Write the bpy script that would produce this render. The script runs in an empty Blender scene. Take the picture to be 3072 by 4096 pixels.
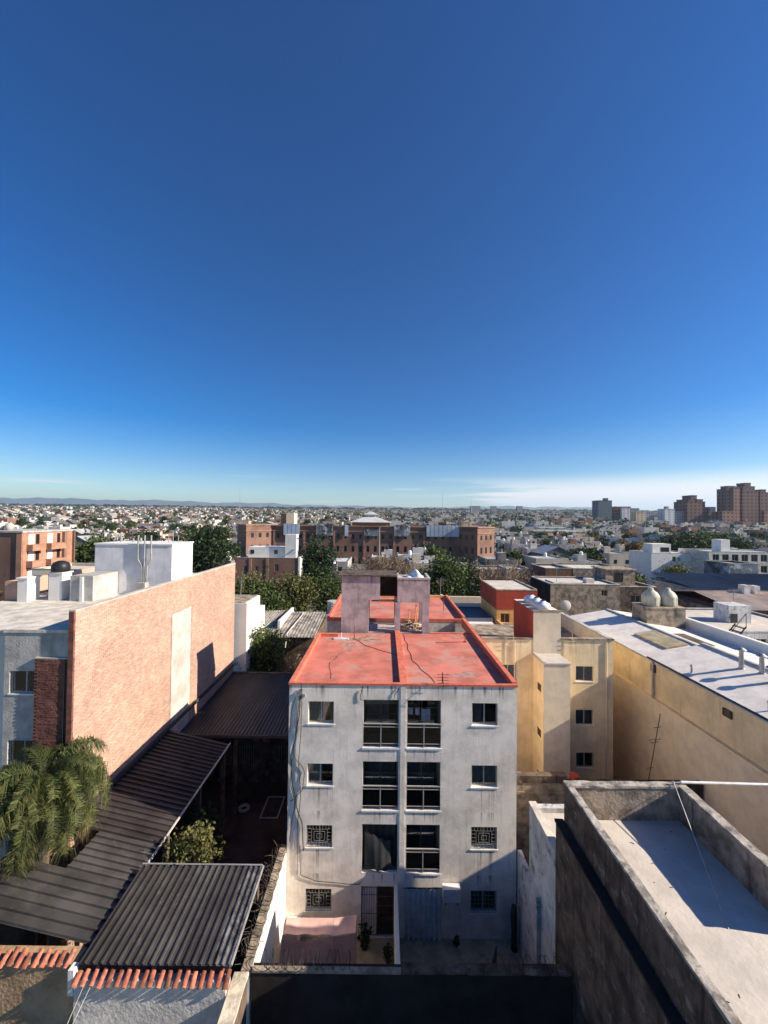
import bpy, math, random
import numpy as np
from mathutils import Vector, Matrix

R = math.radians
random.seed(7)
rng = np.random.default_rng(7)
scene = bpy.context.scene
COL = scene.collection

# ------------------------------------------------------------------ camera
CAM_Z = 18.7
cam_d = bpy.data.cameras.new('camera')
cam_d.sensor_fit = 'HORIZONTAL'; cam_d.sensor_width = 36.0; cam_d.lens = 18.0
cam_d.clip_start = 0.1; cam_d.clip_end = 60000
cam = bpy.data.objects.new('camera', cam_d); COL.objects.link(cam)
cam.matrix_world = (Matrix.Translation((0, 0, CAM_Z)) @ Matrix.Rotation(R(91.0), 4, 'X')
                    @ Matrix.Rotation(R(0.65), 4, 'Z'))
scene.camera = cam

# ------------------------------------------------------------------ sky, sun, exposure
SUN_A, SUN_EL = 8.5, 29.9           # degrees behind the +X axis, degrees above the horizon
w = bpy.data.worlds.new('World'); scene.world = w; w.use_nodes = True
nt = w.node_tree; nt.nodes.clear()
def N(t, kind, **kw):
    n = t.nodes.new(kind)
    for k, v in kw.items(): setattr(n, k, v)
    return n
def math_node(t, op, a, b=None, clamp=False):
    n = N(t, 'ShaderNodeMath', operation=op); n.use_clamp = clamp
    for i, v in enumerate((a, b)):
        if v is None: continue
        if isinstance(v, (int, float)): n.inputs[i].default_value = v
        else: t.links.new(v, n.inputs[i])
    return n.outputs[0]
def maprange(t, v, a, b, c=0.0, d=1.0):
    n = N(t, 'ShaderNodeMapRange', interpolation_type='SMOOTHSTEP')
    t.links.new(v, n.inputs['Value'])
    for k, x in zip(('From Min', 'From Max', 'To Min', 'To Max'), (a, b, c, d)): n.inputs[k].default_value = x
    return n.outputs[0]
out = N(nt, 'ShaderNodeOutputWorld'); bg = N(nt, 'ShaderNodeBackground')
sky = N(nt, 'ShaderNodeTexSky', sky_type='NISHITA')
sky.sun_disc = False; sky.sun_elevation = R(SUN_EL); sky.sun_rotation = R(90 + SUN_A)
sky.altitude = 400; sky.air_density = 1.0; sky.dust_density = 0.25; sky.ozone_density = 2.0
bg.inputs['Strength'].default_value = 0.055
tc = N(nt, 'ShaderNodeTexCoord'); sep = N(nt, 'ShaderNodeSeparateXYZ')
nt.links.new(tc.outputs['Generated'], sep.inputs[0])
mp = N(nt, 'ShaderNodeMapping'); mp.inputs['Scale'].default_value = (2.2, 2.2, 52.0)
nt.links.new(tc.outputs['Generated'], mp.inputs[0])
nz = N(nt, 'ShaderNodeTexNoise'); nz.inputs['Scale'].default_value = 1.3; nz.inputs['Detail'].default_value = 7
nz.inputs['Roughness'].default_value = 0.55
nt.links.new(mp.outputs[0], nz.inputs['Vector'])
band = math_node(nt, 'MULTIPLY', maprange(nt, sep.outputs[2], 0.015, 0.035), maprange(nt, sep.outputs[2], 0.06, 0.115, 1, 0))
side = maprange(nt, sep.outputs[0], 0.02, 0.62)
thr = math_node(nt, 'ADD', math_node(nt, 'MULTIPLY', side, 0.42), -0.56)
dens = maprange(nt, math_node(nt, 'ADD', nz.outputs['Fac'], thr), 0.0, 0.16)
cm = math_node(nt, 'MULTIPLY', math_node(nt, 'MULTIPLY', dens, band), 0.95)
mix = N(nt, 'ShaderNodeMix', data_type='RGBA')
hsv = N(nt, 'ShaderNodeHueSaturation'); hsv.inputs['Saturation'].default_value = 1.54; hsv.inputs['Hue'].default_value = 0.511; gam = N(nt, 'ShaderNodeGamma'); gam.inputs['Gamma'].default_value = 1.16; nt.links.new(sky.outputs[0], gam.inputs['Color']); nt.links.new(gam.outputs[0], hsv.inputs['Color'])
nt.links.new(cm, mix.inputs['Factor']); nt.links.new(hsv.outputs[0], mix.inputs['A'])
mix.inputs['B'].default_value = (11.2, 11.0, 10.9, 1)
nt.links.new(mix.outputs['Result'], bg.inputs['Color']); nt.links.new(bg.outputs[0], out.inputs[0])

sun_d = bpy.data.lights.new('sun', 'SUN'); sun_d.energy = 5.0; sun_d.angle = R(0.5); sun_d.color = (1, 0.89, 0.74)
sun = bpy.data.objects.new('sun', sun_d); COL.objects.link(sun)
sdir = Vector((math.cos(R(SUN_EL)) * math.cos(R(SUN_A)), -math.cos(R(SUN_EL)) * math.sin(R(SUN_A)), math.sin(R(SUN_EL))))
sun.rotation_euler = sdir.to_track_quat('Z', 'Y').to_euler(); sun.location = (60, -20, 60)
vs = scene.view_settings
vs.view_transform = 'Standard'; vs.look = 'None'; vs.gamma = 1.0; vs.use_curve_mapping = False
vs.exposure = 0.9
scene.render.engine = 'CYCLES'
scene.cycles.max_bounces = 8; scene.cycles.transparent_max_bounces = 12
scene.render.resolution_x = 768; scene.render.resolution_y = 1024

# ------------------------------------------------------------------ helpers
class MB:
    def __init__(s): s.v = []; s.f = []; s.m = []
    def quad(s, a, b, c, d, m=0):
        i = len(s.v); s.v += [a, b, c, d]; s.f.append((i, i+1, i+2, i+3)); s.m.append(m)
    def poly(s, pts, m=0):
        i = len(s.v); s.v += list(pts); s.f.append(tuple(range(i, i+len(pts)))); s.m.append(m)
    def box(s, x0, x1, y0, y1, z0, z1, m=0, mt=None):
        i = len(s.v)
        s.v += [(x0,y0,z0),(x1,y0,z0),(x1,y1,z0),(x0,y1,z0),(x0,y0,z1),(x1,y0,z1),(x1,y1,z1),(x0,y1,z1)]
        for k, f in enumerate(((0,3,2,1),(4,5,6,7),(0,1,5,4),(1,2,6,5),(2,3,7,6),(3,0,4,7))):
            s.f.append(tuple(i+j for j in f)); s.m.append(mt if (k == 1 and mt is not None) else m)
        return s
    def prism(s, pts, z0, z1, m=0, mt=None):
        n = len(pts); i = len(s.v)
        s.v += [(p[0], p[1], z0) for p in pts] + [(p[0], p[1], z1) for p in pts]
        for k in range(n):
            j = (k+1) % n; s.f.append((i+k, i+j, i+n+j, i+n+k)); s.m.append(m)
        s.f.append(tuple(i+n+k for k in range(n))); s.m.append(m if mt is None else mt)
        s.f.append(tuple(i+n-1-k for k in range(n))); s.m.append(m)
        return s
    def extr(s, prof, y0, y1, m=0):          # xz profile (counter-clockwise seen from -Y) extruded along y
        n = len(prof); i = len(s.v)
        s.v += [(p[0], y0, p[1]) for p in prof] + [(p[0], y1, p[1]) for p in prof]
        for k in range(n):
            j = (k+1) % n; s.f.append((i+j, i+k, i+n+k, i+n+j)); s.m.append(m)
        s.f.append(tuple(i+k for k in range(n))); s.m.append(m)
        s.f.append(tuple(i+2*n-1-k for k in range(n))); s.m.append(m)
        return s
    def tube(s, pts, r, n=6, m=0):
        pts = [Vector(p) for p in pts]; i0 = len(s.v); K = len(pts)
        for k, p in enumerate(pts):
            t = (pts[min(k+1, K-1)] - pts[max(k-1, 0)])
            t = t.normalized() if t.length > 1e-9 else Vector((0, 0, 1))
            u = t.cross(Vector((0.13, 0.31, 0.94))); u = u.normalized() if u.length > 1e-4 else Vector((1, 0, 0))
            v = t.cross(u); rr = r[k] if isinstance(r, (list, tuple)) else r
            for a in range(n):
                an = 2*math.pi*a/n; q = p + (u*math.cos(an) + v*math.sin(an))*rr; s.v.append(tuple(q))
        for k in range(K-1):
            for a in range(n):
                b = (a+1) % n; s.f.append((i0+k*n+a, i0+k*n+b, i0+(k+1)*n+b, i0+(k+1)*n+a)); s.m.append(m)
        s.f.append(tuple(i0+a for a in range(n))[::-1]); s.m.append(m)
        s.f.append(tuple(i0+(K-1)*n+a for a in range(n))); s.m.append(m)
        return s
    def lathe(s, cx, cy, prof, n=16, m=0):
        i0 = len(s.v)
        for r, z in prof:
            for a in range(n):
                an = 2*math.pi*a/n; s.v.append((cx+r*math.cos(an), cy+r*math.sin(an), z))
        for k in range(len(prof)-1):
            for a in range(n):
                b = (a+1) % n; s.f.append((i0+k*n+a, i0+k*n+b, i0+(k+1)*n+b, i0+(k+1)*n+a)); s.m.append(m)
        s.f.append(tuple(i0+a for a in range(n))[::-1]); s.m.append(m)
        s.f.append(tuple(i0+(len(prof)-1)*n+a for a in range(n))); s.m.append(m)
        return s
    def grid(s, fn, nu, nv, m=0):            # surface fn(u,v)
        i0 = len(s.v)
        for a in range(nu+1):
            for b in range(nv+1): s.v.append(fn(a/nu, b/nv))
        for a in range(nu):
            for b in range(nv):
                k = i0+a*(nv+1)+b; s.f.append((k, k+nv+1, k+nv+2, k+1)); s.m.append(m)
        return s
    def mesh(s, name, mats, off=(0,0,0), smooth=False):
        me = bpy.data.meshes.new(name)
        o = off
        me.from_pydata([(p[0]-o[0], p[1]-o[1], p[2]-o[2]) for p in s.v], [], s.f)
        if not isinstance(mats, (list, tuple)): mats = [mats]
        for mt in mats: me.materials.append(mt)
        if len(mats) > 1: me.polygons.foreach_set('material_index', s.m)
        if smooth: me.polygons.foreach_set('use_smooth', [True]*len(s.f))
        me.update(); return me
    def build(s, name, mats, parent=None, smooth=False, loc=None):
        if parent is not None: base = wloc(parent)
        else: base = Vector(loc) if loc is not None else Vector((0, 0, 0))
        o = bpy.data.objects.new(name, s.mesh(name, mats, base, smooth)); COL.objects.link(o)
        if parent is not None: o.parent = parent
        else: o.location = base
        return o
def wloc(o):
    v = Vector((0, 0, 0))
    while o is not None: v += o.location; o = o.parent
    return v
def tag(o, label, cat, group=None):
    o['label'] = label; o['category'] = cat
    if group: o['group'] = group
    return o
def thing(name, label, cat, loc=(0,0,0), group=None):
    o = bpy.data.objects.new(name, None); COL.objects.link(o); o.location = loc; o.empty_display_size = 0.3
    return tag(o, label, cat, group)
def struct(o): o['kind'] = 'structure'; return o
def stuff(o): o['kind'] = 'stuff'; return o
def inst(name, me, parent=None, loc=(0,0,0), rot=(0,0,0), sc=(1,1,1)):
    o = bpy.data.objects.new(name, me); COL.objects.link(o)
    if parent is not None: o.parent = parent
    o.location = loc; o.rotation_euler = rot; o.scale = sc
    return o
def quads(name, V, mats, mi=None, loc=(0,0,0)):
    n = len(V)//4; me = bpy.data.meshes.new(name)
    V = np.asarray(V, dtype=np.float32) - np.asarray(loc, dtype=np.float32)
    me.vertices.add(4*n); me.vertices.foreach_set('co', V.ravel())
    me.loops.add(4*n); me.loops.foreach_set('vertex_index', np.arange(4*n, dtype=np.int32))
    me.polygons.add(n); me.polygons.foreach_set('loop_start', np.arange(0, 4*n, 4, dtype=np.int32))
    for m in (mats if isinstance(mats, (list, tuple)) else [mats]): me.materials.append(m)
    if mi is not None: me.polygons.foreach_set('material_index', np.asarray(mi, dtype=np.int32))
    me.update(calc_edges=True); return me

# ------------------------------------------------------------------ materials
def mat(name, col, rough=0.85, var=0.15, vscale=0.8, bump=0.0, bscale=30.0, col2=None, streak=0.0, streak_col=(0.03,0.028,0.025),
        metallic=0.0, island=0.0, objrand=0.0, spots=0.0, spot_col=(0.05,0.05,0.05), spot_scale=1.5, spec=0.3, stretch=(1,1,1), streak_w=2.2, spot_lo=0.56):
    m = bpy.data.materials.new(name); m.use_nodes = True; t = m.node_tree; t.nodes.clear()
    o = N(t, 'ShaderNodeOutputMaterial'); p = N(t, 'ShaderNodeBsdfPrincipled'); t.links.new(p.outputs[0], o.inputs[0])
    p.inputs['Roughness'].default_value = rough; p.inputs['Metallic'].default_value = metallic
    p.inputs['Specular IOR Level'].default_value = spec
    g = N(t, 'ShaderNodeNewGeometry')
    mpn = N(t, 'ShaderNodeMapping'); mpn.inputs['Scale'].default_value = stretch
    t.links.new(g.outputs['Position'], mpn.inputs[0])
    n1 = N(t, 'ShaderNodeTexNoise'); n1.inputs['Scale'].default_value = vscale; n1.inputs['Detail'].default_value = 8; n1.inputs['Roughness'].default_value = 0.65
    t.links.new(mpn.outputs[0], n1.inputs['Vector'])
    c2 = col2 if col2 else tuple(c*(1-var*1.6) for c in col)
    c1 = tuple(min(1, c*(1+var*0.5)) for c in col) if not col2 else col
    mx = N(t, 'ShaderNodeMix', data_type='RGBA'); mx.inputs['A'].default_value = (*c1, 1); mx.inputs['B'].default_value = (*c2, 1)
    t.links.new(maprange(t, n1.outputs['Fac'], 0.36, 0.66), mx.inputs['Factor'])
    cur = mx.outputs['Result']
    if spots:
        n3 = N(t, 'ShaderNodeTexNoise'); n3.inputs['Scale'].default_value = spot_scale; n3.inputs['Detail'].default_value = 9; n3.inputs['Roughness'].default_value = 0.72
        t.links.new(g.outputs['Position'], n3.inputs['Vector'])
        a = N(t, 'ShaderNodeMix', data_type='RGBA'); t.links.new(cur, a.inputs['A']); a.inputs['B'].default_value = (*spot_col, 1)
        t.links.new(math_node(t, 'MULTIPLY', maprange(t, n3.outputs['Fac'], spot_lo, spot_lo+0.1), spots), a.inputs['Factor']); cur = a.outputs['Result']
    if streak:
        mp2 = N(t, 'ShaderNodeMapping'); mp2.inputs['Scale'].default_value = (streak_w, streak_w, 0.16)
        t.links.new(g.outputs['Position'], mp2.inputs[0])
        n2 = N(t, 'ShaderNodeTexNoise'); n2.inputs['Scale'].default_value = 2.0; n2.inputs['Detail'].default_value = 6; n2.inputs['Roughness'].default_value = 0.7
        t.links.new(mp2.outputs[0], n2.inputs['Vector'])
        a = N(t, 'ShaderNodeMix', data_type='RGBA'); t.links.new(cur, a.inputs['A']); a.inputs['B'].default_value = (*streak_col, 1)
        t.links.new(math_node(t, 'MULTIPLY', maprange(t, n2.outputs['Fac'], 0.5, 0.74), streak), a.inputs['Factor']); cur = a.outputs['Result']
    if island:
        hs = N(t, 'ShaderNodeHueSaturation'); t.links.new(cur, hs.inputs['Color'])
        t.links.new(maprange(t, g.outputs['Random Per Island'], 0, 1, 1-island, 1+island), hs.inputs['Value'])
        t.links.new(maprange(t, math_node(t, 'FRACT', math_node(t, 'MULTIPLY', g.outputs['Random Per Island'], 7.31)), 0, 1, 0.5-island*0.06, 0.5+island*0.06), hs.inputs['Hue'])
        cur = hs.outputs[0]
    if objrand:
        oi = N(t, 'ShaderNodeObjectInfo'); hs = N(t, 'ShaderNodeHueSaturation'); t.links.new(cur, hs.inputs['Color'])
        t.links.new(maprange(t, oi.outputs['Random'], 0, 1, 1-objrand, 1+objrand), hs.inputs['Value']); cur = hs.outputs[0]
    t.links.new(cur, p.inputs['Base Color'])
    if bump:
        nb = N(t, 'ShaderNodeTexNoise'); nb.inputs['Scale'].default_value = bscale; nb.inputs['Detail'].default_value = 5
        t.links.new(g.outputs['Position'], nb.inputs['Vector'])
        b = N(t, 'ShaderNodeBump'); b.inputs['Strength'].default_value = bump; b.inputs['Distance'].default_value = 0.03
        t.links.new(nb.outputs['Fac'], b.inputs['Height']); t.links.new(b.outputs[0], p.inputs['Normal'])
    return m
def glass_mat(name, tint=(0.25,0.27,0.28), gloss=0.25):
    m = bpy.data.materials.new(name); m.use_nodes = True; t = m.node_tree; t.nodes.clear()
    o = N(t, 'ShaderNodeOutputMaterial'); tr = N(t, 'ShaderNodeBsdfTransparent'); gl = N(t, 'ShaderNodeBsdfGlossy')
    tr.inputs[0].default_value = (*tint, 1); gl.inputs['Roughness'].default_value = 0.03; gl.inputs[0].default_value = (0.8, 0.85, 0.9, 1)
    fr = N(t, 'ShaderNodeFresnel'); fr.inputs[0].default_value = 1.5
    mx = N(t, 'ShaderNodeMixShader'); t.links.new(math_node(t, 'ADD', fr.outputs[0], gloss*0.2, True), mx.inputs[0])
    t.links.new(tr.outputs[0], mx.inputs[1]); t.links.new(gl.outputs[0], mx.inputs[2]); t.links.new(mx.outputs[0], o.inputs[0])
    return m
def leaf_mat(name, col, col2, island=0.45):
    m = mat(name, col, rough=0.6, col2=col2, vscale=0.7, island=island, spec=0.25)
    t = m.node_tree; p = [n for n in t.nodes if n.type == 'BSDF_PRINCIPLED'][0]; o = [n for n in t.nodes if n.type == 'OUTPUT_MATERIAL'][0]
    tl = N(t, 'ShaderNodeBsdfTranslucent'); t.links.new(p.inputs['Base Color'].links[0].from_socket, tl.inputs[0])
    mx = N(t, 'ShaderNodeMixShader'); mx.inputs[0].default_value = 0.28
    t.links.new(p.outputs[0], mx.inputs[1]); t.links.new(tl.outputs[0], mx.inputs[2]); t.links.new(mx.outputs[0], o.inputs[0])
    return m

M = {}
M['grey_plaster'] = mat('grey_plaster', (0.88,0.785,0.685), var=0.16, vscale=0.9, bump=0.25, bscale=14, streak_w=4.5, streak=0.32, streak_col=(0.24,0.215,0.19), spots=0.16, spot_col=(0.46,0.43,0.4), spot_scale=1.1)
M['white_paint'] = mat('white_paint', (0.76,0.735,0.69), var=0.06, bump=0.15, bscale=20, streak=0.12, streak_col=(0.35,0.33,0.3))
M['white_trim'] = mat('white_trim', (0.74,0.73,0.7), var=0.1, vscale=4, rough=0.6)
M['red_roof'] = mat('red_roof', (0.58,0.185,0.135), var=0.18, vscale=0.7, rough=0.8, bump=0.3, bscale=9, spots=0.8, spot_col=(0.44,0.27,0.21), spot_scale=0.6, spot_lo=0.51)
M['red_lip'] = mat('red_lip', (0.62,0.17,0.105), var=0.16, vscale=3, rough=0.75, bump=0.2)
M['pink_plaster'] = mat('pink_plaster', (0.50,0.41,0.40), var=0.22, vscale=1.3, bump=0.3, bscale=16, streak=0.5, streak_col=(0.12,0.1,0.1), spots=0.4, spot_col=(0.36,0.26,0.25), spot_scale=2)
M['yellow'] = mat('yellow_plaster', (0.88,0.69,0.42), var=0.1, vscale=1.1, bump=0.18, bscale=18, streak=0.42, streak_col=(0.45,0.35,0.24), streak_w=4)
M['beige'] = mat('beige_plaster', (0.76,0.64,0.47), var=0.08, vscale=1.4, bump=0.3, bscale=22, streak=0.15, streak_col=(0.3,0.24,0.17))
M['warehouse'] = mat('warehouse_plaster', (0.74,0.59,0.36), var=0.12, vscale=0.9, bump=0.15, streak=0.45, streak_col=(0.36,0.26,0.14))
M['cap_dirty'] = mat('cap_dirty', (0.42,0.375,0.315), var=0.3, vscale=2.2, bump=0.5, bscale=16, spots=0.75, spot_col=(0.12,0.105,0.09), spot_scale=3.5, spot_lo=0.48)
M['ochre'] = mat('ochre_plaster', (0.70,0.42,0.16), var=0.12, vscale=1.0, bump=0.15, streak=0.35, streak_col=(0.35,0.2,0.09))
M['red_paint'] = mat('red_paint', (0.40,0.065,0.035), var=0.12, bump=0.15, streak=0.2)
M['brick'] = mat('brick_face', (0.56,0.362,0.272), var=0.1, vscale=0.5, bump=0.3, bscale=40, island=0.13, objrand=0.13)
M['mortar'] = mat('mortar', (0.38,0.25,0.205), var=0.15, vscale=2, bump=0.4, bscale=30)
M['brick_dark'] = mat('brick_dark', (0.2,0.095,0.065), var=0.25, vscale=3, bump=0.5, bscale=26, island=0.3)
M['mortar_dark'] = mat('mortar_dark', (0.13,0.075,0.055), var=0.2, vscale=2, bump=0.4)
M['patch'] = mat('patch_plaster', (0.58,0.485,0.43), var=0.16, vscale=1.0, bump=0.3, bscale=15, streak=0.35, streak_col=(0.42,0.34,0.28), spots=0.4, spot_col=(0.45,0.37,0.31), spot_scale=0.8)
M['concrete'] = mat('concrete', (0.47,0.455,0.42), var=0.18, vscale=1.2, bump=0.4, bscale=14, streak=0.4, streak_col=(0.2,0.19,0.17))
M['concrete_light'] = mat('concrete_light', (0.62,0.57,0.49), var=0.2, vscale=1.6, bump=0.45, bscale=16, spots=0.5, spot_col=(0.3,0.27,0.22), spot_scale=3)
M['white_floor'] = mat('white_floor', (0.58,0.52,0.45), var=0.1, vscale=1.0, bump=0.35, bscale=10, spots=0.4, spot_col=(0.5,0.44,0.38), spot_scale=2.6, spot_lo=0.6)
M['stained'] = mat('stained_wall', (0.36,0.29,0.215), var=0.35, vscale=1.8, bump=0.7, bscale=10, streak=0.9, streak_col=(0.04,0.033,0.03), spots=0.4, spot_col=(0.42,0.37,0.31), spot_scale=1.7, streak_w=1.3)
M['stained_dark'] = mat('stained_dark', (0.13,0.092,0.068), var=0.4, vscale=1.6, bump=0.9, bscale=8, streak=0.9, streak_col=(0.022,0.018,0.017), spots=0.6, spot_col=(0.33,0.28,0.24), spot_scale=1.8, streak_w=2.2)
M['peeling'] = mat('peeling_white', (0.62,0.61,0.6), var=0.15, vscale=1.5, bump=0.6, bscale=12, streak=0.55, streak_col=(0.1,0.1,0.1), spots=0.75, spot_col=(0.13,0.125,0.12), spot_scale=1.6, spot_lo=0.53)
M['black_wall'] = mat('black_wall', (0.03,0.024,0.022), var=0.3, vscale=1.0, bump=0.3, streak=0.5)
M['metal_dark'] = mat('metal_dark', (0.062,0.057,0.054), rough=0.5, objrand=0.22, var=0.25, vscale=0.9, metallic=0.0, spots=0.3, spot_col=(0.2,0.19,0.175), spot_scale=0.9, spec=0.45, spot_lo=0.6)
M['metal_brown'] = mat('metal_brown', (0.042,0.034,0.034), rough=0.5, objrand=0.2, var=0.3, vscale=0.8, spec=0.4)
M['metal_grey'] = mat('metal_grey', (0.4,0.4,0.4), rough=0.45, var=0.15, vscale=4, metallic=0.4)
M['tile'] = mat('clay_tile', (0.44,0.14,0.085), rough=0.75, var=0.3, vscale=5, objrand=0.4, bump=0.3, spots=0.7, spot_col=(0.12,0.06,0.045), spot_scale=4, spot_lo=0.5)
M['stucco_white'] = mat('stucco_white', (0.58,0.55,0.50), var=0.12, vscale=2, bump=1.0, bscale=9, streak=0.25, streak_col=(0.3,0.27,0.23))
M['stucco_brown'] = mat('stucco_brown', (0.44,0.29,0.165), var=0.2, vscale=1.4, bump=1.0, bscale=9)
M['cream'] = mat('cream_cap', (0.66,0.57,0.44), var=0.25, vscale=2.5, bump=0.5, bscale=14, spots=0.4, spot_col=(0.28,0.23,0.17), spot_scale=3)
M['roof_white'] = mat('roof_white', (0.78,0.72,0.645), rough=0.7, var=0.1, vscale=1.2, bump=0.2, spots=0.45, spot_col=(0.5,0.48,0.46), spot_scale=1.6, stretch=(1,1,1))
M['roof_old'] = mat('roof_old', (0.36,0.325,0.28), var=0.35, vscale=1.2, rough=0.85, spots=0.5, spot_col=(0.13,0.11,0.09), spot_scale=1.2)
M['skylight'] = mat('skylight', (0.46,0.38,0.24), var=0.2, vscale=2)
M['frame'] = mat('alu_frame', (0.42,0.4,0.37), rough=0.45, var=0.08, vscale=5)
M['iron'] = mat('black_iron', (0.03,0.028,0.026), rough=0.6, var=0.2, vscale=8)
M['grille'] = mat('grille_paint', (0.25,0.24,0.225), rough=0.5, var=0.15, vscale=6)
M['metal_worn'] = mat('metal_worn', (0.16,0.155,0.15), rough=0.6, var=0.5, vscale=2.5, spots=0.6, spot_col=(0.05,0.048,0.046), spot_scale=3, spot_lo=0.5)
M['rust'] = mat('rust_iron', (0.2,0.1,0.06), rough=0.8, var=0.35, vscale=8)
M['glass'] = glass_mat('window_glass', (0.72,0.74,0.75), 0.3)
M['rail_glass'] = glass_mat('rail_glass', (0.55,0.5,0.46), 0.0)
M['door_frame'] = mat('door_frame', (0.13,0.12,0.115), rough=0.5, var=0.2, vscale=4)
M['interior'] = mat('interior', (0.09,0.085,0.085), var=0.2)
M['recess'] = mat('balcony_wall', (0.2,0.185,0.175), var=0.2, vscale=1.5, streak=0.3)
M['curtain'] = mat('curtain', (0.62,0.63,0.6), var=0.12, vscale=3, rough=0.95)
M['curtain_grey'] = mat('curtain_grey', (0.40,0.41,0.40), var=0.15, vscale=2, rough=0.95)
M['cloth_dark'] = mat('cloth_dark', (0.045,0.045,0.045), var=0.2, vscale=2, rough=0.95)
M['cloth_blue'] = mat('cloth_blue', (0.3,0.3,0.38), var=0.15, vscale=3, rough=0.95)
M['tent'] = mat('tent_fabric', (0.74,0.46,0.39), var=0.12, vscale=1.6, rough=0.9)
M['tank_cream'] = mat('tank_cream', (0.52,0.5,0.4), var=0.12, vscale=2, rough=0.55)
M['tank_white'] = mat('tank_white', (0.78,0.78,0.77), var=0.06, vscale=2, rough=0.45)
M['tank_black'] = mat('tank_black', (0.022,0.022,0.024), var=0.2, rough=0.45)
M['earth'] = mat('courtyard_floor', (0.085,0.05,0.042), var=0.4, vscale=0.6, bump=0.3)
M['patio'] = mat('patio_floor', (0.40,0.31,0.21), var=0.2, vscale=2, bump=0.2)
M['paint_line'] = mat('paint_line', (0.45,0.42,0.4), var=0.1)
M['ground'] = mat('city_ground', (0.15,0.135,0.115), var=0.4, vscale=0.02, col2=(0.075,0.085,0.05), rough=0.95)
M['asphalt'] = mat('asphalt', (0.06,0.058,0.056), var=0.2, vscale=1.5)
M['bark'] = mat('bark', (0.13,0.1,0.075), var=0.35, vscale=6, bump=0.6, bscale=20)
M['twig'] = mat('bare_twig', (0.42,0.30,0.2), var=0.3, vscale=2, island=0.3)
M['leaf_dark'] = leaf_mat('leaf_dark', (0.04,0.065,0.024), (0.022,0.04,0.018))
M['leaf_green'] = leaf_mat('leaf_green', (0.095,0.125,0.035), (0.05,0.075,0.024))
M['leaf_olive'] = leaf_mat('leaf_olive', (0.15,0.145,0.045), (0.08,0.09,0.03))
M['leaf_rust'] = leaf_mat('leaf_rust', (0.19,0.135,0.055), (0.12,0.08,0.035))
M['frond'] = leaf_mat('frond_green', (0.105,0.12,0.038), (0.055,0.07,0.024), 0.5)
M['frond_dry'] = leaf_mat('frond_dry', (0.30,0.22,0.11), (0.2,0.15,0.07), 0.35)
M['barracks'] = mat('barracks_brick', (0.24,0.135,0.1), var=0.2, vscale=0.15, streak=0.35, streak_col=(0.15,0.085,0.065), streak_w=0.5)
M['barracks_trim'] = mat('barracks_trim', (0.33,0.195,0.14), var=0.18, vscale=0.3)
M['window_dark'] = mat('window_dark', (0.022,0.022,0.024), rough=0.25, var=0.2, spec=0.5)
M['panel_blue'] = mat('panel_blue', (0.42,0.5,0.62), rough=0.35, var=0.2, vscale=0.12, spec=0.5)
M['panel_dark'] = mat('panel_dark', (0.16,0.18,0.2), rough=0.4, var=0.5, vscale=0.3, spots=0.8, spot_col=(0.6,0.64,0.68), spot_scale=0.35, spot_lo=0.5)
M['roof_tin'] = mat('roof_tin', (0.5,0.52,0.53), rough=0.5, var=0.1, vscale=0.3)
M['navy'] = mat('navy_sheet', (0.035,0.05,0.085), rough=0.5, var=0.25, vscale=0.3)
M['rust_roof'] = mat('rust_roof', (0.55,0.42,0.34), rough=0.8, var=0.2, vscale=0.4, spots=0.5, spot_col=(0.35,0.36,0.33), spot_scale=0.3, spot_lo=0.5)

def drips(m, cols, tops, col, xs=9.0, strength=0.75):
    # run-off stains: narrow vertical streaks in the given x ranges, starting below each given height
    t = m.node_tree; p = [n for n in t.nodes if n.type == 'BSDF_PRINCIPLED'][0]; src = p.inputs['Base Color'].links[0].from_socket
    g = N(t, 'ShaderNodeNewGeometry'); s = N(t, 'ShaderNodeSeparateXYZ'); t.links.new(g.outputs['Position'], s.inputs[0])
    mp_ = N(t, 'ShaderNodeMapping'); mp_.inputs['Scale'].default_value = (xs, 1, 0.12); t.links.new(g.outputs['Position'], mp_.inputs[0])
    n = N(t, 'ShaderNodeTexNoise'); n.inputs['Scale'].default_value = 1.0; n.inputs['Detail'].default_value = 4; t.links.new(mp_.outputs[0], n.inputs['Vector'])
    line = maprange(t, n.outputs['Fac'], 0.54, 0.66)
    mx_ = None
    for a, b in cols:
        k = math_node(t, 'MULTIPLY', maprange(t, s.outputs[0], a-.05, a+.05), maprange(t, s.outputs[0], b-.05, b+.05, 1, 0)); mx_ = k if mx_ is None else math_node(t, 'MAXIMUM', mx_, k)
    mz_ = None
    for z, L in tops:
        k = math_node(t, 'MULTIPLY', maprange(t, s.outputs[2], z-L, z), maprange(t, s.outputs[2], z, z+.03, 1, 0)); mz_ = k if mz_ is None else math_node(t, 'MAXIMUM', mz_, k)
    f = math_node(t, 'MULTIPLY', math_node(t, 'MULTIPLY', math_node(t, 'MULTIPLY', line, mx_), mz_), strength)
    a = N(t, 'ShaderNodeMix', data_type='RGBA'); t.links.new(src, a.inputs['A']); a.inputs['B'].default_value = (*col, 1); t.links.new(f, a.inputs['Factor']); t.links.new(a.outputs['Result'], p.inputs['Base Color'])
drips(M['grey_plaster'], [(-4.1,5.95)], [(11.4,0.75)], (0.1,0.09,0.08), 7, 0.85)
drips(M['grey_plaster'], [(-3.2,-2.1),(4.0,5.1),(-0.8,0.75),(1.15,2.6)], [(9.62,1.3),(8.62,0.7),(6.95,1.3),(5.9,0.6),(4.28,1.3),(3.2,0.5)], (0.2,0.18,0.16), 8, 0.8)
drips(M['yellow'], [(6.1,14.4)], [(11.3,1.6)], (0.42,0.33,0.23), 5, 0.6)
drips(M['pink_plaster'], [(-3,3.2)], [(14.9,0.9)], (0.1,0.085,0.08), 4, 0.8)

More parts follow.
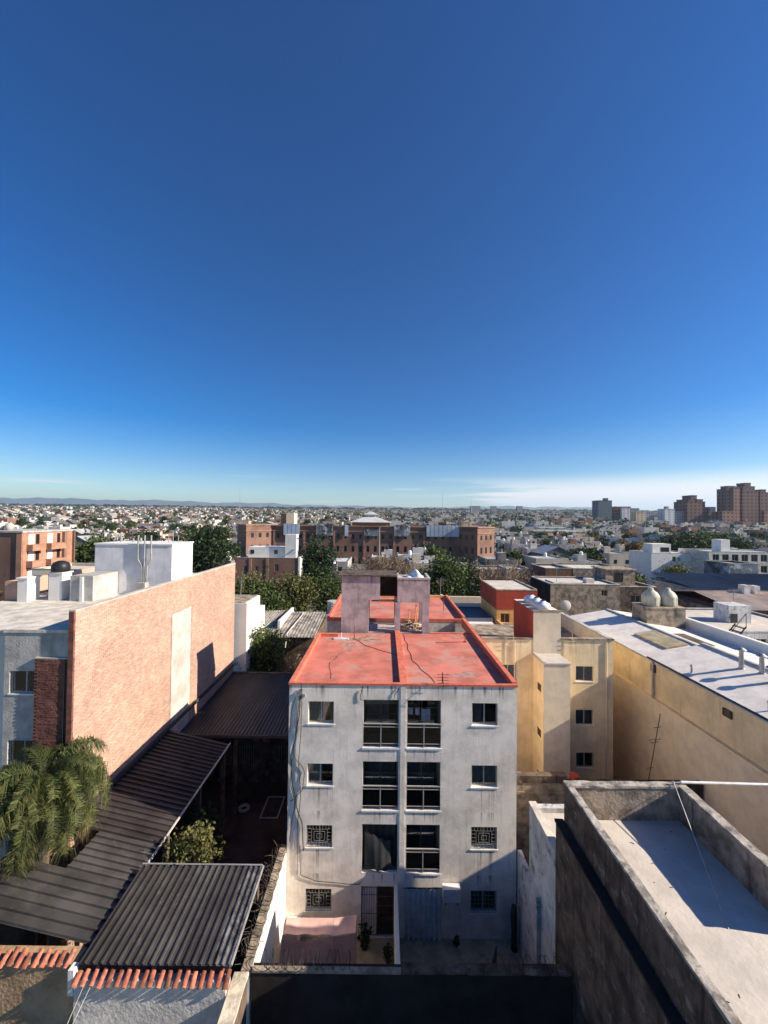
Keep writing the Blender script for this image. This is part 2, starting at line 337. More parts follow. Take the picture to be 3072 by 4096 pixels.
# ------------------------------------------------------------------ terrain, hills
def gz(x, y):
    t = max(0.0, min(1.0, (y-300)/2900.0))
    z = 92*t*min(1.0, t/0.08 + 0.35) if t < 0.052 else 92*t
    if y > 3300: z = 92 - min(60, (y-3300)*0.03)
    return z + (3.5*math.sin(x*0.004+1.3)*math.sin(y*0.003) + 2.5*math.sin(x*0.0011))*min(1, max(0, (y-350)/700))
ys = [-400, 0, 60, 150, 240, 300, 345, 390, 440, 500, 580, 660, 760, 880, 1020, 1200, 1400, 1700, 2000, 2400, 2800, 3100, 3300, 3700, 4500, 6000, 9000, 14000, 17500]
xs = sorted([s*v for s in (-1, 1) for v in (40, 120, 240, 400, 600, 850, 1100, 1500, 2000, 2600, 3400, 5000, 8000, 12000, 17500)] + [0])
g = MB(); ng = len(xs)
for y in ys:
    for x in xs: g.v.append((x, y, gz(x, y)))
for j in range(len(ys)-1):
    for i in range(ng-1): g.f.append((j*ng+i, j*ng+i+1, (j+1)*ng+i+1, (j+1)*ng+i)); g.m.append(0)
struct(g.build('ground', M['ground'], smooth=True))

def hill_h(a):      # a = X/Y, height at 14 km
    k = [(-1.6,.046),(-1.0,.0455),(-.75,.0437),(-.5,.0405),(-.36,.0385),(-.3,.037),(-.24,.0345),(-.2,.0352),(-.16,.036),(-.1,.0335),(-.02,.032),(.06,.0325),(.12,.0335),(.2,.0335),(.26,.035),(.3,.0372),(.34,.0378),(.37,.0386),(.4,.0368),(.44,.0375),(.48,.0362),(.53,.0348),(.6,.033),(.8,.03),(1.6,.03)]
    for (a0, h0), (a1, h1) in zip(k, k[1:]):
        if a0 <= a <= a1: return h0 + (h1-h0)*(a-a0)/(a1-a0)
    return k[0][1] if a < k[0][0] else k[-1][1]
hb = MB(); NA = 260; NR = 9
for r in range(NR+1):
    f = r/NR
    for i in range(NA+1):
        a = -1.5 + 3.0*i/NA; Y = 11800 + 3400*f
        pk = hill_h(a)*13400 + CAM_Z
        nzv = math.sin(a*61+r*1.7)*14 + math.sin(a*143+r*2.9)*9 + math.sin(a*23-r)*18
        prof = max(0.0, 1-abs(f-0.47)/0.5)
        hb.v.append((a*13400*(0.9+0.2*f), Y, 20 + max(0, (pk-20)*prof**0.75 + nzv*(1 if 0.05 < prof < 0.97 else 0.25)*min(1, prof*2))))
for r in range(NR):
    for i in range(NA):
        k = r*(NA+1)+i; hb.f.append((k, k+1, k+NA+2, k+NA+1)); hb.m.append(0)
M['hill'] = mat('hill_scrub', (0.11,0.12,0.07), var=0.35, vscale=0.002)
struct(hb.build('hills', M['hill'], smooth=True))

# ------------------------------------------------------------------ building helpers
def wall_y(mb, y, x0, x1, z0, z1, holes=(), dep=0.15, m=0):
    xs = sorted({x0, x1, *[h[0] for h in holes], *[h[1] for h in holes]}); zs = sorted({z0, z1, *[h[2] for h in holes], *[h[3] for h in holes]})
    for a, b in zip(xs, xs[1:]):
        for c, d in zip(zs, zs[1:]):
            cx, cz = (a+b)/2, (c+d)/2
            if any(h[0] < cx < h[1] and h[2] < cz < h[3] for h in holes): continue
            mb.quad((a,y,c), (b,y,c), (b,y,d), (a,y,d), m)
    e = y+dep
    for a, b, c, d in [h[:4] for h in holes]:
        mb.quad((a,y,c), (a,e,c), (b,e,c), (b,y,c), m); mb.quad((a,y,d), (b,y,d), (b,e,d), (a,e,d), m)
        mb.quad((a,y,c), (a,y,d), (a,e,d), (a,e,c), m); mb.quad((b,y,c), (b,e,c), (b,e,d), (b,y,d), m)
def wavy(mb, x0, x1, z0, z1, y, amp=0.03, folds=8, nu=40, m=0, drift=0.0):
    ph = random.random()*6
    mb.grid(lambda u, v: (x0+(x1-x0)*u + drift*math.sin(v*3)*(1-v), y + amp*math.sin(u*folds*6.28+ph+0.5*math.sin(v*4))*(0.5+0.5*(1-v)) , z0+(z1-z0)*v), nu, 6, m)
def window_y(parent, x0, x1, z0, z1, y, curtain=None, grille=None, mull=1, sill=True, frame='frame', wall_y_=None, shut=0.0):
    fb = MB(); fw = 0.045
    fb.box(x0, x0+fw, y, y+0.06, z0, z1); fb.box(x1-fw, x1, y, y+0.06, z0, z1)
    fb.box(x0+fw, x1-fw, y, y+0.06, z0, z0+fw); fb.box(x0+fw, x1-fw, y, y+0.06, z1-fw, z1)
    for k in range(mull):
        xm = x0+(x1-x0)*(k+1)/(mull+1); fb.box(xm-0.025, xm+0.025, y-0.004, y+0.056, z0+fw, z1-fw)
    wn = fb.build('window', M[frame], parent)
    for k in range(mull+1):
        a = x0+(x1-x0)*k/(mull+1)+0.04; b = x0+(x1-x0)*(k+1)/(mull+1)-0.04
        p = MB(); p.box(a, b, y+0.02, y+0.03, z0+0.04, z1-0.04); p.build('pane', M['glass'], wn)
    if curtain:
        c = MB(); wavy(c, x0+0.03, x1-0.03 if curtain[1] > 0.99 else x0+(x1-x0)*curtain[1], z0+0.03, z1-0.02, y+0.13, 0.03, 6)
        c.build('curtain', M[curtain[0]], wn, smooth=True)
    if sill:
        yw = (wall_y_ if wall_y_ is not None else y-0.12)
        s = MB(); s.box(x0-0.05, x1+0.05, yw-0.028, yw+0.1, z0-0.06, z0-0.004); s.build('sill', M['white_trim'], wn)
    if grille:
        yw = (wall_y_ if wall_y_ is not None else y-0.12); gb = MB(); yy = yw+0.02; r = 0.0085
        if grille == 'rings':
            n = 6; cx, cz = (x0+x1)/2, (z0+z1)/2; hx, hz = (x1-x0)/2-0.01, (z1-z0)/2-0.01
            for f in (1.0, 0.62, 0.42, 0.2):
                a, b = hx*f, hz*f
                for (p, q) in (((cx-a, cz-b), (cx+a, cz-b)), ((cx+a, cz-b), (cx+a, cz+b)), ((cx+a, cz+b), (cx-a, cz+b)), ((cx-a, cz+b), (cx-a, cz-b))):
                    gb.tube([(p[0], yy, p[1]), (q[0], yy, q[1])], r, 4)
            for k in range(9):
                xx = cx-hx+2*hx*k/8
                gb.tube([(xx, yy, cz+hz), (xx, yy, cz+hz*0.62)], r, 4); gb.tube([(xx, yy, cz-hz), (xx, yy, cz-hz*0.62)], r, 4)
            for k in range(1, 6):
                zz = cz-hz+2*hz*k/6
                gb.tube([(cx-hx, yy, zz), (cx-hx*0.62, yy, zz)], r, 4); gb.tube([(cx+hx, yy, zz), (cx+hx*0.62, yy, zz)], r, 4)
        else:
            for k in range(8):
                xx = x0+0.02+(x1-x0-0.04)*k/7; gb.tube([(xx, yy, z0+0.01), (xx, yy, z1-0.01)], r, 4)
            for k in range(6):
                zz = z0+0.02+(z1-z0-0.04)*k/5; gb.tube([(x0+0.01, yy-0.012, zz), (x1-0.01, yy-0.012, zz)], r, 4)
        gb.build('window_grille', M['rust' if grille == 'square_rust' else 'grille'], wn)
    return wn
def sheet_mesh(name, width, length, pitch, h, mats):
    """ribbed sheet: ribs run along +Y (length), flat on XY, origin at corner"""
    mb = MB(); n = max(1, round(width/pitch)); p = width/n; xs = []
    for k in range(n):
        b = k*p; xs += [(b, 0), (b+p*0.66, 0), (b+p*0.70, h), (b+p*0.90, h), (b+p*0.94, 0)]
    xs.append((width, 0)); t = 0.004
    for (a, za), (b, zb) in zip(xs, xs[1:]):
        mb.quad((a,0,za), (b,0,zb), (b,length,zb), (a,length,za))
        mb.quad((a,0,za-t), (a,length,za-t), (b,length,zb-t), (b,0,zb-t))
        mb.quad((a,0,za-t), (b,0,zb-t), (b,0,zb), (a,0,za))
    return mb.mesh(name, mats)

def rough_bar(x0, x1, y0, y1, z0, z1, j=0.014, step=0.22):
    # a bar along its longer side with worn, uneven edges
    mb = MB(); ax = 0 if (x1-x0) > (y1-y0) else 1; L = (x1-x0) if ax == 0 else (y1-y0); n = max(2, int(L/step)); i0 = len(mb.v)
    for k in range(n+1):
        f = k/n; r = lambda: random.uniform(-j, j)
        if ax == 0: x = x0+L*f; mb.v += [(x,y0+r(),z0),(x,y1+r(),z0),(x,y1-abs(r()),z1+r()),(x,y0+abs(r()),z1+r())]
        else: y = y0+L*f; mb.v += [(x1+r(),y,z0),(x0+r(),y,z0),(x0+abs(r()),y,z1+r()),(x1-abs(r()),y,z1+r())]
    for k in range(n):
        for a in range(4):
            b = (a+1) % 4; mb.f.append((k*4+a, (k+1)*4+a, (k+1)*4+b, k*4+b)); mb.m.append(0)
    mb.f.append((0,1,2,3)); mb.m.append(0); mb.f.append((n*4+3,n*4+2,n*4+1,n*4)); mb.m.append(0)
    return mb

# ------------------------------------------------------------------ the grey apartment block with the red roof
GB = thing('apartment_block', 'grey four-storey apartment block with red roof and stacked balconies in the centre', 'building', (0.93, 17.0, 0.0))
FY = 17.0; GX0, GX1 = -4.07, 5.93
wins = []
rowz = [(9.68, 10.65), (7.0, 7.95), (4.34, 5.29), (1.6, 2.56)]
for r, (a, b) in enumerate(rowz):
    wins.append((-3.23, -2.1, a, b)); wins.append((3.96, 5.09, a, b))
balc = []
for r, (a, b) in enumerate([(8.68, 10.75), (5.98, 8.07), (3.28, 5.36)]):
    balc.append((-0.8, 0.75, a, b)); balc.append((1.13, 2.6, a, b))
doors = [(-0.8, 0.70, 0.5, 2.7), (1.16, 2.61, 0.5, 2.67)]
mb = MB()
wall_y(mb, FY, GX0, GX1, 0.0, 11.42, wins+balc+doors, 0.14)
# front block shell
mb.quad((GX0,25.3,0),(GX0,FY,0),(GX0,FY,11.2),(GX0,25.3,11.2)); mb.quad((GX1,FY,0),(GX1,25.3,0),(GX1,25.3,11.42),(GX1,FY,11.42))
mb.quad((GX1,25.3,0),(GX0,25.3,0),(GX0,25.3,11.0),(GX1,25.3,11.0))
mb.build('front_wall', M['grey_plaster'], GB)
sh = MB()   # vertical fin between the two balcony stacks and floor bands
sh.box(0.83, 1.05, FY-0.025, FY-0.004, 2.75, 11.40)
sh.build('pilaster', M['grey_plaster'], GB)
inn = MB(); inn.box(GX0+0.2, GX1-0.2, 18.4, 18.5, 0.3, 11.0)
inn.build('inner_wall', M['interior'], GB)
# roof
rf = MB(); rf.box(GX0+0.1, GX1-0.1, FY+0.12, 25.2, 11.05, 11.22)
roof = rf.build('roof', M['red_roof'], GB)
lp = MB(); lp.box(GX0-0.03, GX1+0.03, FY-0.035, FY+0.14, 11.37, 11.46)
lp.build('roof_edge', M['red_lip'], roof)
lp = MB(); lp.box(GX0-0.03, GX0+0.17, FY+0.142, 24.4, 11.20, 11.47); lp.build('roof_edge', M['red_lip'], roof)
lp = MB(); lp.box(GX1-0.17, GX1+0.05, FY+0.142, 28.2, 10.9, 11.53); lp.build('parapet', M['red_lip'], roof)
lp = MB(); lp.box(0.80, 1.12, FY+0.142, 25.3, 11.21, 11.40); lp.build('roof_seam', M['red_lip'], roof)
lp = MB(); lp.box(GX0+0.172, -2.8, 24.35, 24.6, 11.18, 11.4); lp.build('roof_edge', M['red_lip'], roof)
lp = MB(); lp.box(3.1, GX1-0.18, 25.21, 25.4, 11.0, 11.27); lp.build('roof_edge', M['red_lip'], roof)
hatch = MB(); hatch.box(-3.0, -2.1, 23.75, 24.0, 11.22, 11.30); hatch.tube([(-2.55,23.85,11.3),(-2.55,23.85,11.62)], 0.03, 6)
hatch.build('roof_hatch', M['white_trim'], roof)
for (x, y) in ((5.05, 23.6), (-1.75, 23.9)):
    v = MB(); v.tube([(x,y,11.2),(x,y,12.05)], 0.025, 6); v.lathe(x, y, [(0.12,11.2),(0.1,11.26)], 10); v.build('vent_pipe', M['rust'], roof)
# windows
cur = [('curtain_grey',0.55), None, ('curtain_grey',1), ('curtain',1), None, None, None, None]
for k, h in enumerate(wins):
    gr = None if k < 4 else ('rings' if k != 7 else 'square')
    if k == 6: gr = 'rings'
    window_y(GB, *h, FY+0.12, curtain=[('curtain_grey',0.5), ('cloth_blue',0.45), ('curtain',0.55), ('curtain',1.0), None, None, ('rust',0.6), None][k], grille=gr, wall_y_=FY)
# balconies
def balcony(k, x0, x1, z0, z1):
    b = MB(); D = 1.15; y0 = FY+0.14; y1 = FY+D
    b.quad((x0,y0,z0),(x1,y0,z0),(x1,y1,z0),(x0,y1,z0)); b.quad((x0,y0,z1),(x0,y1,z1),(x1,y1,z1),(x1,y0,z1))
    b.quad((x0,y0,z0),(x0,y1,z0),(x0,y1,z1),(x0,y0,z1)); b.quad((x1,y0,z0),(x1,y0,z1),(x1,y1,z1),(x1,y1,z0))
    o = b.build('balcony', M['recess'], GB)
    if k == 4:       # the one closed with dark cloth
        c = MB(); wavy(c, x0+0.02, x1-0.02, z0+0.02, z1-0.1, FY+0.35, 0.06, 5); c.build('hanging_cloth', M['cloth_dark'], o, smooth=True)
        c = MB(); c.grid(lambda u, v: (x0+0.12+1.15*u, FY+0.12-0.22*math.sin(u*2.4)*v, z1-0.35-1.55*v-0.45*math.sin(u*1.5)*(1-v)+0.05*math.sin(u*22)), 24, 10)
        c.build('hanging_cloth', M['cloth_dark'], o, smooth=True)
    d = MB(); fw = 0.05; yy = y1-0.05
    d.box(x0, x0+fw, yy-0.05, yy, z0, z1); d.box(x1-fw, x1, yy-0.05, yy, z0, z1); d.box(x0+fw, x1-fw, yy-0.05, yy, z1-fw, z1)
    d.box((x0+x1)/2-0.03, (x0+x1)/2+0.03, yy-0.055, yy-0.004, z0, z1-fw); d.box(x0+fw, x1-fw, yy-0.045, yy-0.005, z0+0.9, z0+0.95)
    fr = d.build('sliding_door', M['door_frame'], o)
    for a, c in ((x0+fw, (x0+x1)/2-0.03), ((x0+x1)/2+0.03, x1-fw)):
        p = MB(); p.box(a+0.002, c-0.002, yy-0.03, yy-0.02, z0+0.01, z1-fw-0.002); p.build('pane', M['glass'], fr)
    if k in (0, 2, 3, 5):
        c = MB(); wavy(c, x0+0.1 if k != 5 else (x0+x1)/2, x1-0.1 if k != 0 else x1-0.4, z0+0.05, z1-0.1, y1+0.08, 0.03, 9)
        c.build('curtain', M['curtain_grey'], fr, smooth=True)
    if k == 4: return o
    rb = MB(); ry = FY+0.03
    rb.box(x0+.001, x1-.001, FY-0.005, FY+0.04, z0+1.0, z0+1.045); rb.box(x0+0.002, x1-0.002, ry-0.02, ry+0.02, z0+0.87, z0+0.895)
    rb.box(x0+0.002, x1-0.002, ry-0.02, ry+0.02, z0+0.145, z0+0.17); xm = (x0+x1)/2
    rb.box(xm-0.02, xm+0.02, ry-0.02, ry+0.02, z0, z0+1.0)
    r = rb.build('railing', M['frame'], o)
    for a, c in ((x0+0.004, xm-0.034), (xm+0.034, x1-0.004)):
        p = MB(); p.box(a, c, ry-0.006, ry+0.006, z0+0.172, z0+0.858); p.build('railing_panel', M['rail_glass'], r)
    s = MB(); s.box(x0-0.04, x1+0.04, FY-0.035, FY-0.003, z0-0.08, z0-0.01); s.build('sill', M['white_trim'], o)
    return o
for k, h in enumerate(balc): balcony(k, *h)
# ground floor openings: barred door and curtain
b = MB()
for k, (x0, x1, z0, z1) in enumerate(doors):
    b.box(x0, x1, FY+0.9, FY+0.95, z0, z1)
b.build('doorway_back', M['interior'], GB)
dl = MB(); dl.box(-0.78, -0.12, FY+0.10, FY+0.14, 0.52, 2.66); dl.build('door', M['white_trim'], GB)
gt = MB()
for k in range(9): xx = -0.08+0.74*k/8; gt.tube([(xx,FY+0.08,0.52),(xx,FY+0.08,2.66)], 0.012, 4)
for z in (0.6, 1.2, 1.8, 2.2, 2.62): gt.tube([(-0.1,FY+0.07,z),(0.68,FY+0.07,z)], 0.013, 4)
gt.build('door_grille', M['rust'], GB)
gt = MB()
for k in range(7): xx = -0.76+0.62*k/6; gt.tube([(xx,FY+0.04,0.52),(xx,FY+0.04,2.66)], 0.01, 4)
for z in (0.6, 1.5, 2.3, 2.62): gt.tube([(-0.78,FY+0.035,z),(-0.12,FY+0.035,z)], 0.011, 4)
gt.build('door_grille', M['rust'], GB)
cd = MB(); wavy(cd, 1.10, 2.68, 0.55, 2.70, FY-0.09, 0.06, 7, 70); tag(cd.build('curtain', M['curtain'], smooth=True), 'long grey curtain hung over the ground floor doorway', 'curtain')
rod = MB(); rod.tube([(0.98,FY-0.1,2.72),(2.72,FY-0.1,2.72)], 0.012, 6); rod.build('curtain_rod', M['iron'], GB)

# stair and tank tower on the red roof
TY0, TY1 = 25.45, 27.75
t = MB()
t.box(-2.74, -0.21, TY0, TY1, 13.33, 14.88); t.box(-2.74, -0.95, TY0+0.003, TY1, 8.0, 13.33)
t.box(-0.209, 0.958, TY0+1.5, TY1-0.02, 13.33, 14.80)
t.box(0.96, 3.09, TY0, TY1, 13.18, 14.70)
for a, c in ((0.80, 1.15), (2.60, 3.05)):
    t.box(a, c, TY0+0.004, TY0+0.4, 11.0, 13.18); t.box(a, c, TY1-0.4, TY1-0.004, 8.0, 13.18)
t.box(-0.94, 3.0, TY0+0.1, TY1-0.1, 10.7, 11.18)
tower = t.build('stair_tower', M['pink_plaster'], GB)
s = MB(); s.box(-2.98, 0.94, TY0-0.12, TY1+0.1, 14.884, 14.97); s.build('tower_slab', M['stained_dark'], tower)
s = MB(); s.box(0.93, 3.12, TY0-0.03, TY0+0.15, 14.70, 14.82); s.box(0.93, 1.08, TY0+0.152, TY1, 14.7, 14.82); s.box(2.97, 3.12, TY0+0.152, TY1, 14.7, 14.82); s.build('tower_rim', M['concrete'], tower)
s = MB(); s.box(-0.2, 0.95, TY0+1.35, TY0+1.49, 13.33, 14.8); s.build('gap_shade', M['black_wall'], tower)  # black sheet standing in for the shade inside the open gap
s = MB(); s.box(-0.77, 0.8, TY0+0.05, TY0+0.25, 13.22, 13.325); s.build('beam', M['rust'], tower)
# rear block
rb = MB(); rb.box(GX0, 6.05, 28.3, 36.6, 0, 11.15)
rear = rb.build('rear_wall', M['concrete_light'], GB)
s = MB(); s.box(GX0+0.1, 5.9, 28.4, 36.5, 11.152, 11.25); s.build('rear_roof', M['red_roof'], rear)
s = MB(); s.box(GX0-0.02, 6.07, 28.28, 28.44, 11.152, 11.40); s.build('roof_edge', M['red_lip'], rear)
s = MB(); s.box(5.9, 6.09, 28.45, 36.6, 11.152, 11.55); s.build('parapet', M['red_lip'], rear)
s = MB(); s.box(GX0-0.02, 5.89, 36.4, 36.62, 11.152, 11.5); s.build('parapet', M['ochre'], rear)
s = MB(); s.box(GX0-0.02, GX0+0.15, 28.45, 36.39, 11.152, 11.45); s.build('roof_edge', M['red_lip'], rear)
v = MB(); v.tube([(4.9,31.2,11.2),(4.9,31.2,12.35)], 0.025, 6); v.build('vent_pipe', M['rust'], rear)
# junk under the tank and white sheet on it
j = MB(); random.seed(3)
for k in range(60):
    a = 1.2+1.35*random.random(); y = TY0+0.35+0.9*random.random(); z = 11.19+0.55*random.random()**2*(1-abs(a-1.9)/1.2)
    s_ = 0.05+0.13*random.random(); th = random.random()*3
    p = Vector((a, y, z+s_*0.5)); q = p+Vector((math.cos(th)*s_*2.2, math.sin(th)*0.2, (random.random()-0.2)*s_)); j.tube([p, q], s_*0.35, 5, random.choice((0,0,1,2)))
for x, zt in ((2.15, 12.9), (2.25, 12.6), (1.7, 12.5)): j.tube([(x,TY0+0.6,11.19),(x+0.12,TY0+0.9,zt)], 0.035, 5, 1)
tag(j.build('rubble_pile', [M['concrete_light'], M['ochre'], M['stained_dark']]), 'heap of rubble and old pipes under the right roof tank', 'rubble')
ws = MB(); ws.grid(lambda u, v: (1.5+1.3*u, TY0+0.25+1.5*v, 14.715+0.5*max(0, math.sin(u*3.1))*math.sin(v*3.1)*(0.6+0.5*math.sin(u*9+v*5))), 14, 12)
tag(ws.build('tarpaulin', M['tank_white'], smooth=True), 'crumpled white tarpaulin on top of the right roof tank', 'tarpaulin')
# cables on the facade
cb = thing('cable_bundle', 'dark hanging cables down the left edge of the grey facade', 'cables', (-3.6, FY, 4.0))
random.seed(11)
def cable(pts, r): c = MB(); c.tube(pts, r, 5); c.build('cable', M['iron'], cb)
def cpath(xz): 
    out = []
    for (a, b), (c, d) in zip(xz, xz[1:]):
        for k in range(6):
            f = k/6; f2 = f*f*(3-2*f); out.append((a+(c-a)*f2, FY-0.03-0.01*math.sin(f*3), b+(d-b)*f))
    out.append((xz[-1][0], FY-0.03, xz[-1][1])); return out
cable(cpath([(-3.55,11.2),(-3.6,10.2),(-3.75,9.2),(-3.95,8.2),(-3.9,7.3),(-3.7,6.3),(-3.4,5.2),(-3.35,4.2)]), 0.02)
cable(cpath([(-3.5,11.2),(-3.52,9.6),(-3.6,8.0),(-3.5,6.6),(-3.62,5.2),(-3.6,3.2)]), 0.013)
cable(cpath([(-3.6,11.2),(-3.7,9.6),(-3.85,8.4),(-3.35,7.6),(-3.4,6.9),(-3.7,6.5),(-3.95,6.3)]), 0.014)
cable(cpath([(-3.9,8.2),(-3.95,7.2),(-3.75,6.2),(-3.9,5.2),(-3.95,4.6)]), 0.013)
cable(cpath([(-3.75,11.0),(-3.95,10.2),(-4.0,9.3)]), 0.012)
cable(cpath([(-3.5,4.4),(-3.45,3.2),(-2.9,2.95),(-1.6,2.82),(-0.9,2.8),(-0.85,2.9)]), 0.013)
cable(cpath([(-0.9,11.2),(-0.95,10.8),(-0.85,10.72)]), 0.016)
cable(cpath([(0.75,11.3),(0.55,10.95),(0.52,10.76)]), 0.014)
for k, (x, z) in enumerate(((-3.78,10.95),(-3.58,11.0),(-3.42,10.92))):
    c = MB(); c.box(x-0.06, x+0.06, FY-0.07, FY-0.003, z-0.07, z+0.07); c.build('junction_box', M['metal_grey'], cb)
an = thing('wall_antenna', 'thin antenna arm on the roof edge above the right balconies', 'antenna', (2.65, FY, 11.47))
c = MB(); c.tube([(2.65,FY+0.03,11.47),(2.65,FY-0.05,12.0)], 0.02, 5); c.build('mast', M['iron'], an)
c = MB()
for k in range(5): c.tube([(2.4,FY-0.05-0.06*k,11.9-0.1*k),(2.9,FY-0.05-0.06*k,11.9-0.1*k)], 0.01, 4)
c.tube([(2.65,FY-0.03,11.95),(2.65,FY-0.36,11.45)], 0.014, 4); c.build('arm', M['iron'], an)
ac = thing('air_conditioner', 'white air conditioner box on the wall beside the curtain', 'air conditioner', (3.08, FY, 2.3))
c = MB(); c.box(2.71, 3.45, FY-0.36, FY-0.06, 2.36, 2.92); c.build('casing', M['white_trim'], ac)
c = MB(); c.lathe(0, 0, [(0.21,0),(0.21,0.02)], 16); o = c.build('fan_grille', M['iron'], ac); o.location = (-0.06, -0.362, 0.33); o.rotation_euler = (R(90), 0, 0)
c = MB(); c.box(2.8, 2.84, FY-0.4, FY-0.003, 2.3, 2.355); c.box(3.3, 3.34, FY-0.4, FY-0.003, 2.3, 2.355); c.build('bracket', M['iron'], ac)
# laundry in the top right balcony
for k, (x, w_, h_) in enumerate(((1.3,0.22,0.3),(1.62,0.2,0.3),(2.0,0.4,0.55))):
    c = MB(); zt = 10.15-0.02*k
    c.grid(lambda u, v: (x-w_/2+w_*u, FY+0.55+0.03*math.sin(u*7+k), zt-h_*(1-v)), 6, 4)
    tag(c.build('laundry', M['cloth_blue'], smooth=True), ('small pale cloth hanging at the left of the top balcony', 'second pale cloth hanging on the top balcony line', 'wide bluish towel hanging in the top right balcony')[k], 'laundry', 'laundry in the balcony')
c = MB(); c.tube([(1.135,FY+0.55,10.16),(2.595,FY+0.55,10.16)], 0.008, 4); c.build('clothes_line', M['metal_grey'], GB)

# ------------------------------------------------------------------ patio in front of the grey block
c = MB(); c.box(-4.05, 6.14, 12.5, FY-0.003, 0.2, 0.5); struct(c.build('patio_floor', M['patio']))
pw = MB(); pw.box(0.62, 0.76, 12.66, FY-0.055, 0.501, 2.85); tag(pw.build('patio_divider', M['white_paint']), 'thin white wall dividing the two small patios', 'wall')
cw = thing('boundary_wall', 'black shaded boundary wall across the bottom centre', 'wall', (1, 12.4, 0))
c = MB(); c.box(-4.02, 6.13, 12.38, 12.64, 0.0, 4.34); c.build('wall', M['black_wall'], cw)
c = MB(); c.box(-4.0, 0.7, 12.35, 12.5, 4.341, 4.41); c.build('coping', M['stained'], cw)
c = rough_bar(0.71, 6.12, 12.36, 12.66, 4.341, 4.39); c.build('coping', M['stained_dark'], cw)
# side wall with razor wire and vine
lw = thing('side_wall', 'white patio side wall with wire along its top left of the grey block', 'wall', (-4.2, 14.7, 0))
c = MB(); c.box(-4.33, -4.08, 12.39, FY-0.003, 0, 4.3); c.build('wall', M['white_paint'], lw)
c = MB(); c.box(-4.36, -4.06, 12.40, FY-0.06, 4.301, 4.36); c.build('coping', M['stained'], lw)
lw2 = thing('garden_wall', 'cream capped boundary wall running towards the viewer at the bottom', 'wall', (-4.3, 9, 0))
c = MB(); c.box(-4.5, -4.16, 3.0, 12.37, 0, 4.28); c.build('wall', M['stained_dark'], lw2)
c = rough_bar(-4.56, -4.1, 3.0, 12.37, 4.281, 4.36); c.build('coping', M['cream'], lw2)
random.seed(5)
vn = MB()
for k in range(170):
    y = 12.6+4.2*random.random(); p = Vector((-4.3+random.uniform(-.2,.12), y, 4.2+random.uniform(-.5,.1))); pts = [p]; d = Vector((random.uniform(-1,.5), random.uniform(-1,1), random.uniform(-.2,.9))).normalized()
    for s_ in range(4):
        d = (d+Vector((random.uniform(-.8,.5), random.uniform(-.8,.8), random.uniform(-.6,.4)))*0.6).normalized(); pts.append(pts[-1]+d*random.uniform(.08,.2))
    vn.tube(pts, [0.016,0.013,0.01,0.008,0.005], 4)
tag(vn.build('bare_vine', M['bark']), 'tangle of bare vine stems over the white side wall', 'vine')
def coil(name, label, x0, y0, x1, y1, z, r, turns, parent=None):
    pts = []; n = turns*14
    L = Vector((x1-x0, y1-y0, 0)); dirn = L.normalized(); nn = Vector((-dirn.y, dirn.x, 0))
    for k in range(n+1):
        a = 6.283*k/14; p = Vector((x0, y0, z)) + L*(k/n) + nn*(r*math.cos(a)) + Vector((0,0,r*math.sin(a))) + dirn*(0.1*math.sin(a*0.37)); pts.append(tuple(p))
    c = MB(); c.tube(pts, 0.009, 4); return tag(c.build(name, M['iron']), label, 'wire')
coil('razor_wire', 'coil of razor wire on the dark wall before the pink canopy', -3.7, 12.5, -0.9, 12.5, 4.62, 0.22, 15)
coil('razor_wire', 'coil of razor wire along the white side wall', -4.2, 12.7, -4.2, 16.8, 4.6, 0.24, 16)
coil('razor_wire', 'loose wire on the right half of the dark boundary wall', 3.3, 12.5, 6.0, 12.5, 4.56, 0.18, 9)
# pink canopy
cn = thing('canopy_tent', 'pink fabric canopy standing in the left patio', 'tent', (-2.3, 15.4, 0.5))
def sag(u, v): return -0.14*math.sin(u*math.pi)*math.sin(v*math.pi)
c = MB(); c.grid(lambda u, v: (-3.72+1.9*u, 15.75-0.6*v, 2.60-0.03*v+sag(u, v)+0.02*math.sin(u*17)*v), 20, 10); c.build('roof_cloth', M['tent'], cn, smooth=True)
c = MB(); c.grid(lambda u, v: (-1.815+0.9*u, 15.75-0.6*v, 2.60-0.06*v+0.13*u+0.6*sag(u, v)), 12, 8); c.build('roof_cloth', M['tent'], cn, smooth=True)
c = MB(); c.grid(lambda u, v: (-3.74-0.15*v+(1.92+0.16*v)*u, 15.14-0.13*v+0.06*math.sin(u*6.3)*v, 2.565-2.0*v-0.25*math.sin(u*3.14)*(1-v)), 20, 12); c.build('front_cloth', M['tent'], cn, smooth=True)
c = MB(); c.grid(lambda u, v: (-1.81+0.02*v+0.9*u, 15.14-0.13*v+0.05*math.sin(u*5)*v, 2.50-1.95*v+0.12*u), 12, 12); c.build('front_cloth', M['tent'], cn, smooth=True)
for x, y, h_ in ((-3.7,15.72,2.58),(-0.93,15.72,2.66),(-3.72,15.2,2.5),(-0.93,15.2,2.5)):
    c = MB(); c.tube([(x,y,0.5),(x,y,h_)], 0.025, 6); c.build('pole', M['metal_grey'], cn)
